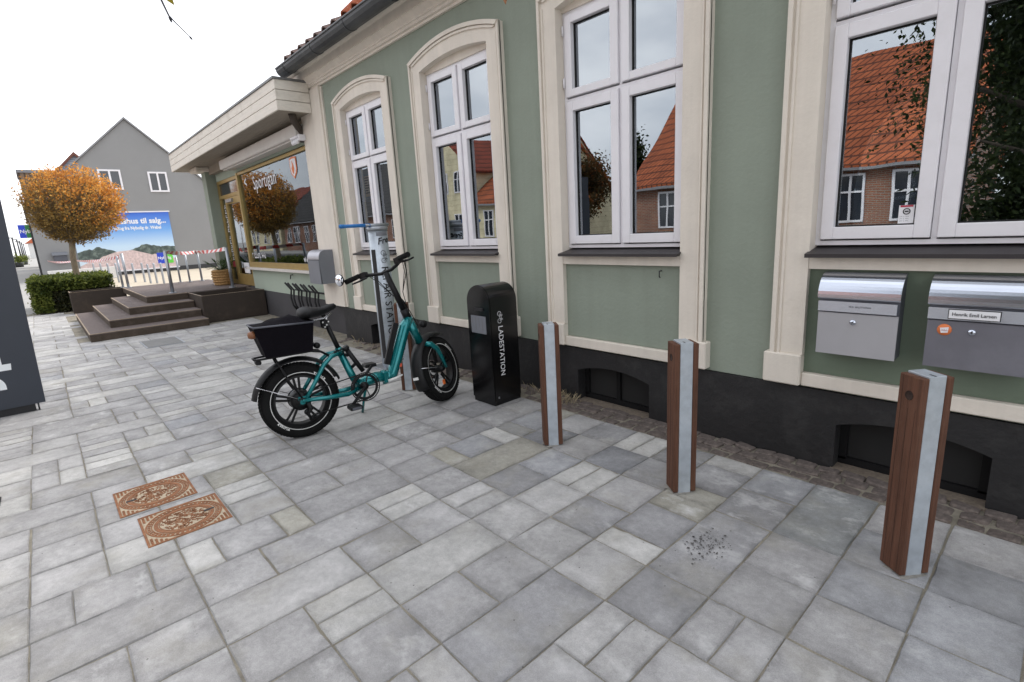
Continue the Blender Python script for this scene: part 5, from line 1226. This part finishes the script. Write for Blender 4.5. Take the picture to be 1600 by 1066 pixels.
# ================================================================ DRAIN COVERS
def drain_cover(x0, x1, y0, y1, label, flip):
    r = thing('drain_cover', label, 'drain cover', ((x0 + x1) / 2, (y0 + y1) / 2, 0), group='rusty patterned drain covers'); cx, cy = (x0 + x1) / 2, (y0 + y1) / 2; ax, ay = (x1 - x0) / 2, (y1 - y0) / 2
    MB().box(x0, x1, y0, y1, -.03, .0015).build('plate', 'rust_sand', r)
    m = MB(); zt = .0045; z0 = .0012
    m.box(x0, x1, y0, y0 + .010, z0, zt); m.box(x0, x1, y1 - .010, y1, z0, zt); m.box(x0, x0 + .010, y0 + .010, y1 - .010, z0, zt); m.box(x1 - .010, x1, y0 + .010, y1 - .010, z0, zt)
    m.build('rim', 'rust', r)
    q = random.Random(3 if flip else 4); m = MB()
    def E(a, s_): return (cx + ax * s_ * cos(a), cy + ay * s_ * sin(a))
    def oval(s0, s1, n=48):
        for k in range(n):
            a, b = 2 * pi * k / n, 2 * pi * (k + 1) / n; m.prism_xy([E(a, s0), E(b, s0), E(b, s1), E(a, s1)], z0, zt - .0003)
    oval(.64, .735); oval(.895, .935); oval(.775, .80)
    n = 46
    for k in range(n):
        a, b = 2 * pi * k / n, 2 * pi * (k + .55) / n; m.prism_xy([E(a, .815), E(b, .815), E(b, .88), E(a, .88)], z0, zt - .0003)
    m.build('oval_rings', 'rust', r)
    m = MB()
    for k in range(210):                                              # curling relief inside the oval
        rr_ = sqrt(q.random()) * .57; a = q.uniform(0, 6.28); x, y = E(a, rr_); t_ = q.uniform(0, 6.28); l_ = q.uniform(.006, .013); w_ = .0022
        p0 = Vector((x, y)); pts_ = [p0]; 
        for s_ in range(3): t_ += q.uniform(-.9, .9); pts_.append(pts_[-1] + Vector((cos(t_), sin(t_))) * l_ * .5)
        for u_, v_ in zip(pts_[:-1], pts_[1:]): m.bar((u_.x, u_.y, .0026), (v_.x, v_.y, .0026), w_ * 2, .0026)
    for ring_ in (.60, .16, .22):
        for k in range(40):
            a, b = 2 * pi * k / 40, 2 * pi * (k + 1) / 40; m.prism_xy([E(a, ring_), E(b, ring_), E(b, ring_ + .022), E(a, ring_ + .022)], z0, zt - .001)
    m.build('relief', 'rust', r)
    m = MB()
    for sx_ in (-1, 1):                                               # corner ornaments
        for sy_ in (-1, 1):
            for k in range(4):
                for j in range(4 - k):
                    px, py = cx + sx_ * (ax - .020 - k * .017), cy + sy_ * (ay - .020 - j * .017)
                    if ((px - cx) / ax) ** 2 + ((py - cy) / ay) ** 2 > .98: m.box(px - .006, px + .006, py - .005, py + .005, z0, zt - .0005)
    m.build('corner_ornament', 'rust', r)
    sg = 1 if flip else -1
    m = MB(); m.box(cx - .008, cx + .008, cy + sg * ay * .62 - .022, cy + sg * ay * .62 + .022, .0046, .0052); m.build('lifting_slot', 'ink_black', r)
drain_cover(-3.392, -3.045, .068, .405, 'rusty square drain cover with oval pattern, the one farther from the viewer', False)
drain_cover(-2.968, -2.628, .128, .470, 'rusty square drain cover with oval pattern, the one nearer the viewer', True)
uc = thing('utility_cover', 'plain grey steel cover in the paving in front of the timber steps', 'cover', (-8.49, 1.075, 0))
MB().box(-8.83, -8.15, .85, 1.30, -.02, .0035).build('frame', 'post_steel', uc); MB().box(-8.805, -8.175, .875, 1.275, .0036, .0065).build('lid', 'cover_grey', uc)
tag(MB().box(-3.86, -3.72, -.52, -.385, -.02, .004).build('road_gully', 'ink_black'), 'small black drain grate at the left edge of the paving', 'drain')

# ================================================================ DARK SIGN PYLON AT THE LEFT
sg = thing('sign_pylon', 'tall dark blue grey sign board with white lettering at the left edge', 'sign', (-5.84, -.75, 0))
MB().prism_yz([(-1.35, .062), (-.166, .062), (-.113, 2.05), (-1.35, 2.05)], -5.90, -5.82).build('board', 'sign_dark', sg)
MB().box(-5.885, -5.835, -1.25, -.235, .0, .0615).build('foot', 'ink_black', sg)
MB().cyl((-5.84, -.215, 0), (-5.84, -.215, .0615), .006, 8).build('levelling_rod', 'zinc_dark', sg)
m = MB()
def yz(poly, x0=-5.8195, x1=-5.817): m.prism_yz(poly, x0, x1)
yz([(-.56, .380), (-.318, .380), (-.312, .432), (-.365, .432), (-.365, .50), (-.42, .50), (-.42, .432), (-.56, .432)]); m.build('letter', 'sign_white', sg); m = MB()
arcp = [(-.49 + .117 * cos(a), .25 + .108 * sin(a)) for a in [k * pi / 28 for k in range(15)]]; arci = [(-.49 + .075 * cos(a), .25 + .062 * sin(a)) for a in [k * pi / 28 for k in range(14, -1, -1)]]
yz(arcp + arci); yz([(-.415, .225), (-.373, .225), (-.373, .251), (-.415, .251)], -5.8193, -5.8172)
m.build('letter', 'sign_white', sg)

# ================================================================ TWIGS HANGING INTO THE TOP OF THE PICTURE
tb = thing('tree_branch', 'thin dark twig with buds and a yellow green leaf hanging at the top left', 'branch', (-2.79, .60, 2.33))
m = MB(); m.tube([(-3.15, .30, 2.95), (-2.95, .48, 2.62), (-2.792, .599, 2.326), (-2.77, .612, 2.262), (-2.742, .63, 2.225), (-2.690, .662, 2.165)], [.009, .007, .0042, .0034, .0024, .0017], 8); m.build('twig', 'twig_dark', tb)
for a, b, r_ in (((-2.770, .612, 2.262), (-2.759, .616, 2.232), .0055), ((-2.694, .659, 2.169), (-2.683, .666, 2.153), .0042), ((-2.738, .632, 2.222), (-2.734, .633, 2.217), .0028)):
    a, b = Vector(a), Vector(b); q = MB(); q.tube([a, a.lerp(b, .35), a.lerp(b, .75), b], [.0018, r_, r_ * .8, .0008], 8); q.build('bud', 'twig_dark', tb)
q = MB(); a = Vector((-2.775, .618, 2.345)); tip = Vector((-2.752, .637, 2.300)); s_ = (tip - a).cross(cf).normalized() * .013; mid = a.lerp(tip, .4); q.add([a - (tip - a) * .6, mid - s_, tip, mid + s_, mid - cf * .004], [(0, 1, 4), (1, 2, 4), (2, 3, 4), (3, 0, 4)], True); q.build('leaf', 'leaf_near', tb, fix=False)
tb2 = thing('tree_branch', 'tiny brown leaf tip hanging at the top edge above the arched window', 'branch', (-1.80, 1.68, 2.24))
q = MB(); a = Vector((-1.802, 1.679, 2.262)); tip = Vector((-1.797, 1.678, 2.226)); s_ = Vector((.006, .006, 0)); mid = a.lerp(tip, .5); q.add([a, mid - s_, tip, mid + s_, mid - cf * .003], [(0, 1, 4), (1, 2, 4), (2, 3, 4), (3, 0, 4)], True); q.build('leaf', 'rust', tb2, fix=False)
m = MB(); m.tube([(-1.9, 1.5, 2.85), (-1.83, 1.62, 2.45), (-1.802, 1.679, 2.26)], [.006, .004, .0015], 6); m.build('twig', 'twig_dark', tb2)
# ================================================================ GREY GABLED HOUSE AND BILLBOARD
def far_window(root, wall_x=None, wall_y=None, a0=0, a1=1, z0=0, z1=1, fw=.07, mull=True, sgn=1, transom=False):
    """white framed window on a wall facing +X (wall_x) or facing +Y / -Y (wall_y, sgn)"""
    m = MB(); d = .06
    def bx(p0, p1, q0, q1, t0, t1):
        if wall_x is not None: m_.box(wall_x + t0, wall_x + t1, p0, p1, q0, q1)
        else: m_.box(p0, p1, *sorted((wall_y + sgn * t0, wall_y + sgn * t1)), q0, q1)
    m_ = m
    bx(a0, a1, z0, z0 + fw, -.02, d); bx(a0, a1, z1 - fw, z1, -.02, d); bx(a0, a0 + fw, z0 + fw, z1 - fw, -.02, d); bx(a1 - fw, a1, z0 + fw, z1 - fw, -.02, d)
    if mull: c = (a0 + a1) / 2; bx(c - fw * .5, c + fw * .5, z0 + fw, z1 - fw, -.02, d)
    if transom: zc = z0 + (z1 - z0) * .62; bx(a0 + fw, a1 - fw, zc - fw * .4, zc + fw * .4, -.02, d - .004)
    w_ = m.build('window', 'white_paint', root)
    m_ = MB(); bx(a0 + fw * .8, a1 - fw * .8, z0 + fw * .8, z1 - fw * .8, -.01, .02); m_.build('pane', 'far_pane', root, w_)
    return w_
GX = -33.0
gh = thing('grey_gable_house', 'plain grey rendered gable house with two small white windows', 'house', (GX, 4.48, 0))
gy0, gy1, ga, gz = .10, 8.86, 7.54, 3.42
MB().prism_yz([(gy0, 0), (gy1, 0), (gy1, gz), (4.48, ga), (gy0, gz)], -50, GX).build('wall', 'house_grey', gh)
MB().box(-50.02, GX + .03, gy0 - .03, gy1 + .03, -.05, .22).build('plinth', 'house_plinth', gh)
m = MB()
for s_ in (-1, 1):
    e = 4.48 + s_ * 4.5; m.prism_yz([(4.48, ga + .02), (e, gz - .10), (e, gz - .02), (4.48, ga + .12)] if s_ > 0 else [(4.48, ga + .12), (e, gz - .02), (e, gz - .10), (4.48, ga + .02)], -50.2, GX + .10)
m.build('roof', 'verge_grey', gh)
far_window(gh, GX, None, 5.02, 5.86, 4.08, 5.08, .08); far_window(gh, GX, None, 2.98, 3.90, 4.18, 5.14, .08)
for k in range(5): MB().box(-34.5 - k * 2.2, -33.4 - k * 2.2, gy0 - .04, gy0 + .02, .5, 2.4).build('shop_pane', 'far_pane', gh)
for k in range(6): MB().box(-33.35 - k * 2.2, -33.2 - k * 2.2, gy0 - .07, gy0 + .02, .2, 2.6).build('mullion', 'house_plinth', gh)
# print on the billboard
def grad_mat(name, stops):
    m, t, b = nmat(name); N, L = t.nodes, t.links; co = N.new('ShaderNodeTexCoord'); s = N.new('ShaderNodeSeparateXYZ'); r = N.new('ShaderNodeValToRGB'); L.new(co.outputs['Generated'], s.inputs[0])
    el = r.color_ramp.elements; el[0].position = stops[0][0]; el[0].color = (*stops[0][1], 1); el[1].position = stops[-1][0]; el[1].color = (*stops[-1][1], 1)
    for p, c in stops[1:-1]: x = el.new(p); x.color = (*c, 1)
    L.new(s.outputs['Z'], r.inputs['Fac']); L.new(r.outputs[0], b.inputs['Base Color']); b.inputs['Roughness'].default_value = .5; MATS[name] = m
grad_mat('print_sky', [(0, (.70, .80, .86)), (.42, (.55, .72, .88)), (.7, (.16, .38, .78)), (1, (.04, .14, .62))])
mat('print_sand', (.66, .52, .50), .6, var=.3, scale=9); mat('print_dune', (.075, .10, .09), .6, var=.6, scale=5, dirt=((.25, .30, .25), .8, 5)); mat('print_green', (.13, .62, .06), .5, var=.02); mat('print_blue', (.02, .06, .55), .5, var=.02)
bb_ = thing('billboard', 'blue sky and sand dune billboard with white lettering on the grey gable', 'billboard', (GX + .05, 3.5, .2))
by0, by1, bz0, bz1 = 1.52, 5.60, .22, 3.06; bx_ = GX + .06
MB().box(GX + .002, bx_, by0, by1, bz0, bz1).build('board', 'print_sky', bb_)
m = MB(); m.box(GX + .002, bx_ + .03, by0 - .06, by1 + .06, bz1, bz1 + .06); m.box(GX + .002, bx_ + .03, by0 - .06, by1 + .06, bz0 - .06, bz0); m.build('frame_rail', 'white_paint', bb_)
MB().prism_yz([(by0, bz0), (by1, bz0), (by1, .62), (5.0, .86), (4.2, 1.06), (3.7, 1.20), (3.1, 1.16), (2.7, 1.10), (by0, .55)], bx_ + .001, bx_ + .004).build('printed_sand', 'print_sand', bb_)
q = random.Random(5)
def rough(p0, p1, n, amp): return [(p0[0] + (p1[0] - p0[0]) * k / n, p0[1] + (p1[1] - p0[1]) * k / n + q.uniform(-amp, amp)) for k in range(n + 1)]
MB().prism_yz([(by0, .80)] + rough((by0, 1.18), (2.4, 1.42), 9, .05) + rough((2.4, 1.42), (3.05, 1.18), 6, .03) + rough((2.7, 1.05), (2.3, .86), 4, .03), bx_ + .005, bx_ + .008).build('printed_dune', 'print_dune', bb_)
MB().prism_yz(rough((3.65, 1.20), (4.25, 1.46), 6, .03) + rough((4.25, 1.46), (5.0, 1.30), 7, .03) + rough((5.0, 1.30), (by1, 1.30), 6, .03) + [(by1, .80)] + rough((5.0, .92), (4.4, .95), 5, .04), bx_ + .005, bx_ + .008).build('printed_dune', 'print_dune', bb_)
RY, UZ = (0, 1, 0), (0, 0, 1)
tx = text_mb('Fritidshus til salg...', .37, (bx_ + .002, 5.42, 2.52), RY, UZ, align='RIGHT', sx=.95, bold=.012); tx.build('lettering', 'decal_white', bb_, fix=False)
text_mb('Formidling fra Nybolig dr. Webel', .22, (bx_ + .002, 5.16, 2.22), RY, UZ, align='RIGHT', sx=.80, bold=.007).build('lettering', 'decal_white', bb_, fix=False)
MB().box(bx_ + .010, bx_ + .013, 4.72, 5.02, .42, .98).build('logo_blue', 'print_blue', bb_); MB().box(bx_ + .010, bx_ + .013, 5.021, 5.42, .42, .98).build('logo_green', 'print_green', bb_)
text_mb('Nybolig', .19, (bx_ + .0135, 4.74, .64), RY, UZ, bold=.005).build('logo_lettering', 'decal_white', bb_, fix=False)
ps = thing('projecting_sign', 'blue and green projecting shop sign on the grey house corner', 'sign', (GX - .4, -.1, 2.3))
MB().box(GX - .45, GX - .37, -.36, -.12, 2.02, 2.62).build('blue_panel', 'print_blue', ps); MB().box(GX - .45, GX - .37, -.119, .72, 2.02, 2.62).build('green_panel', mat('print_dgreen', (.03, .22, .06), .5), ps)
MB().box(GX - .43, GX - .39, .10, .14, 1.9, 2.02).build('bracket', 'house_plinth', ps)
text_mb('Nybolig', .22, (GX - .3685, -.33, 2.25), RY, UZ, bold=.004).build('lettering', 'decal_white', ps, fix=False)
gm = thing('mailbox', 'dark grey mailbox fixed to the grey gable behind the hedge', 'mailbox', (GX + .1, .9, .9)); MB().box(GX + .002, GX + .30, .62, 1.12, .86, 1.14, .02).build('body', 'mail_dark', gm)
MB().prism_xz([(GX + .002, 1.30), (GX + .002, 1.141), (GX + .34, 1.141), (GX + .34, 1.18)], .58, 1.16).build('lid', 'mail_grey', gm)
lw = tag(MB().box(-30.2, -30.0, .25, 2.6, 0, .52, .01).build('low_white_wall', 'white_wall'), 'low white wall before the grey gable seen above the hedge', 'wall')
# houses and lamps further along the street
h2 = thing('clapboard_house', 'pale blue grey clapboard gable with red brown verge behind the grey house', 'house', (-52, 3.5, 0))
MB().prism_yz([(.3, 0), (6.7, 0), (6.7, 4.9), (3.52, 8.3), (.3, 4.9)], -60, -52).build('wall', 'clapboard', h2)
m = MB()
for s_ in (-1, 1):
    e = 3.52 + s_ * 3.5; m.prism_yz([(3.52, 8.30), (e, 4.62), (e, 4.80), (3.52, 8.55)] if s_ > 0 else [(3.52, 8.55), (e, 4.80), (e, 4.62), (3.52, 8.30)], -60.2, -51.8)
m.build('roof', mat('verge_brown', (.16, .06, .04), .7), h2)
h3 = thing('ribbed_building', 'brown ribbed building edge standing behind the ball tree', 'building', (-64, 1.5, 0))
MB().box(-70, -64, .2, 4.2, 0, 8.3).build('wall', 'ribbed_brown', h3); MB().box(-70.1, -63.9, .1, 4.3, 8.3, 8.55).build('roof_edge', 'verge_grey', h3)
wh2 = ['nearest', 'second nearest', 'third nearest', 'fourth nearest', 'farthest']
for k in range(5):
    x, y = [(-91, -1.75), (-103, -1.55), (-117, -1.5), (-131, -1.45), (-150, -1.4)][k]; l_ = thing('street_lamp', 'slim dark street lamp at the far left, the ' + wh2[k], 'street lamp', (x, y, 0), group='street lamps along the pavement')
    MB().tube([(x, y, 0), (x, y, 3.3)], [.11, .08], 8).build('pole', 'lamp_dark', l_); MB().box(x - .2, x + .2, y - .5, y + .12, 3.3, 3.42, .02).build('lamp_head', 'lamp_dark', l_)
for k, (x, y) in enumerate(((-74, -1.42), (-88, -1.22))):
    t_ = thing('plant_tub', 'dark tub with a green shrub on the far left pavement, the ' + ('nearer one' if k == 0 else 'farther one'), 'plant', (x, y, 0)); MB().lathe([(0, 0), (.35, 0), (.45, .5), (.40, .5), (0, .45)], (x, y, 0), 'z', 14).build('tub', 'lamp_dark', t_)
    m = MB(); leaves(m, [(x + random.gauss(0, .28), y + random.gauss(0, .28), .75 + random.gauss(0, .22)) for _ in range(500)], .09); m.build('shrub', 'leaf_hedge', t_, fix=False)
h4 = thing('far_street_house', 'small red roofed house closing the street in the far distance', 'house', (-190, 4, 0)); MB().box(-200, -190, -1.0, 9, 0, 4).build('wall', 'white_wall', h4); MB().prism_yz([(-1.5, 4), (9.5, 4), (3.7, 8)], -200.5, -189.5).build('roof', 'roof_tile', h4)

# ================================================================ HOUSES ACROSS THE STREET (seen mirrored in the panes)
def street_house(name, label, x0, x1, yf, depth, eave, ridge, wallm, roofm, wins, gable=False, zb=0.0):
    r = thing(name, label, 'house', ((x0 + x1) / 2, yf, 0)); yb = yf - depth; ym = (yf + yb) / 2; xm = (x0 + x1) / 2; o = .25
    if gable: 
        MB().prism_xz([(x0, 0), (x1, 0), (x1, eave), (xm, ridge), (x0, eave)], yb, yf).build('wall', wallm, r); m = MB()
        for s_ in (-1, 1):
            e = xm + s_ * ((x1 - x0) / 2 + o); ze = eave - o * (ridge - eave) / ((x1 - x0) / 2); m.prism_xz([(xm, ridge), (e, ze), (e, ze + .15), (xm, ridge + .18)], yb - .1, yf + .12)
        m.build('roof', roofm, r)
    else:
        MB().prism_yz([(yb, 0), (yf, 0), (yf, eave), (ym, ridge), (yb, eave)], x0, x1).build('wall', wallm, r); sl_ = (ridge - eave) / (depth / 2); m = MB()
        for s_ in (-1, 1):
            ye = ym + s_ * (depth / 2 + o); ze = eave - o * sl_; m.prism_yz([(ym, ridge), (ye, ze), (ye, ze + .16), (ym, ridge + .18)], x0 - .15, x1 + .15)
        m.build('roof', roofm, r)
        MB().box(x0 - .2, x1 + .2, yf + o - .02, yf + o + .10, eave - o * sl_ - .04, eave - o * sl_ + .06).build('gutter', 'verge_grey', r)
    for (a, b, z0, z1) in wins: far_window(r, None, yf, a, b, z0, z1, .07, sgn=1, transom=True)
    return r
YF = -15.24
street_house('brick_house', 'red brick house with orange tiled roof mirrored in the large window panes', -14.5, -2.7, YF, 8.2, 2.78, 6.9, 'brick_red', 'tiles_orange', [(a, a + .85, .86, 2.38) for a in (-13.1, -10.9, -8.6, -6.1, -4.5)])
street_house('cream_gable_house', 'cream rendered gable house mirrored in the arched window', -31.0, -26.7, YF, 9, 5.0, 7.0, 'cream_render', 'tiles_red', [(-29.9, -29.0, 3.65, 5.0), (-28.3, -27.4, 3.65, 5.0), (-30.2, -29.3, .8, 2.3), (-28.4, -27.5, .8, 2.3)], True)
street_house('cream_low_house', 'low cream house with red tiled roof mirrored in the arched window', -26.5, -21.3, YF, 8, 2.9, 6.0, 'cream_render', 'tiles_orange', [(-25.4, -24.5, .8, 2.4), (-23, -22.1, .8, 2.4)])
street_house('red_roof_house', 'taller house with dark red roof behind the low cream house', -45, -32, -27, 9, 5.4, 9.4, 'cream_render', 'tiles_red', [])
street_house('dark_roof_house', 'brick house with dark tiled roof mirrored in the narrow arched window', -50, -35, YF, 9, 3.0, 7.5, 'brick_red', 'tiles_dark', [(a, a + .9, .9, 2.4) for a in (-48, -45, -42, -39, -36.8)])
street_house('cream_terrace_house', 'long cream house across the street mirrored in the shop window', -74, -62, YF, 9, 3.4, 7.2, 'cream_render', 'tiles_red', [(a, a + 1.0, .9, 2.6) for a in (-73, -70.5, -68, -65.5, -63.5)])
street_house('brick_terrace_house', 'brick house with grey roof across the street mirrored in the shop window', -61, -51.5, YF, 9, 3.1, 7.6, 'brick_red', 'tiles_dark', [(a, a + 1.0, .9, 2.5) for a in (-60, -57.5, -55, -53)])
def big_tree(label, x, y, h, rx, rz, lm, n, lsize, trunk=.2, conifer=False, low=.27):
    r = thing('street_tree', label, 'tree', (x, y, 0), group='trees across the street'); zc = h - rz
    t = MB(); t.tube([(x, y, 0), (x + .1, y, h * .3), (x, y + .1, h * .6), (x, y, h * .85)], [trunk, trunk * .8, trunk * .5, trunk * .15], 10); ends = []
    for k in range(46):
        a = k * 2.4; z0 = h * random.uniform(low, .75); L = rx * random.uniform(.6, 1.0) * (1 if not conifer else 1.15 - z0 / h); e = random.uniform(.1, .9) if not conifer else random.uniform(-.2, .2)
        p0 = Vector((x, y, z0)); p1 = p0 + Vector((cos(a) * cos(e), sin(a) * cos(e), sin(e))) * L; pm = p0.lerp(p1, .5) + Vector((0, 0, .1)); t.tube([p0, pm, p1], [trunk * .3, trunk * .18, trunk * .05], 6); ends.append((p0, p1))
    t.build('trunk', mat('bark_dark', (.05, .04, .03), .9, var=.3, scale=8), r, fix=False)
    pts = []
    for k in range(n):
        p0, p1 = random.choice(ends); p = p0.lerp(p1, random.uniform(.3, 1.08)); pts.append(p + Vector((random.gauss(0, .13 * rx), random.gauss(0, .13 * rx), random.gauss(0, .12 * rz))))
    m = MB(); leaves(m, pts, lsize); m.build('crown', lm, r, fix=False)
big_tree('broad dark leafed street tree overhanging the paving, mirrored in the large window', .4, -4.6, 8.6, 3.1, 3.8, 'leaf_dark', 70000, .04, .26, low=.13)
big_tree('dense dark evergreen bush tree mirrored in the right pane of the large window', -.15, -6.3, 6.8, 1.55, 3.2, 'leaf_dark', 45000, .07, .16, low=.06)
big_tree('russet autumn tree mirrored in the window with the curtain', -18.0, -15.5, 4.7, 1.9, 2.1, 'leaf_autumn', 9000, .09)
big_tree('dark evergreen tree standing left of the brick house across the street', -16.6, -18.5, 6.9, 1.3, 3.3, 'leaf_dark', 8000, .09, conifer=True)
for o in scene.objects:
    if '_o' in o: del o['_o']
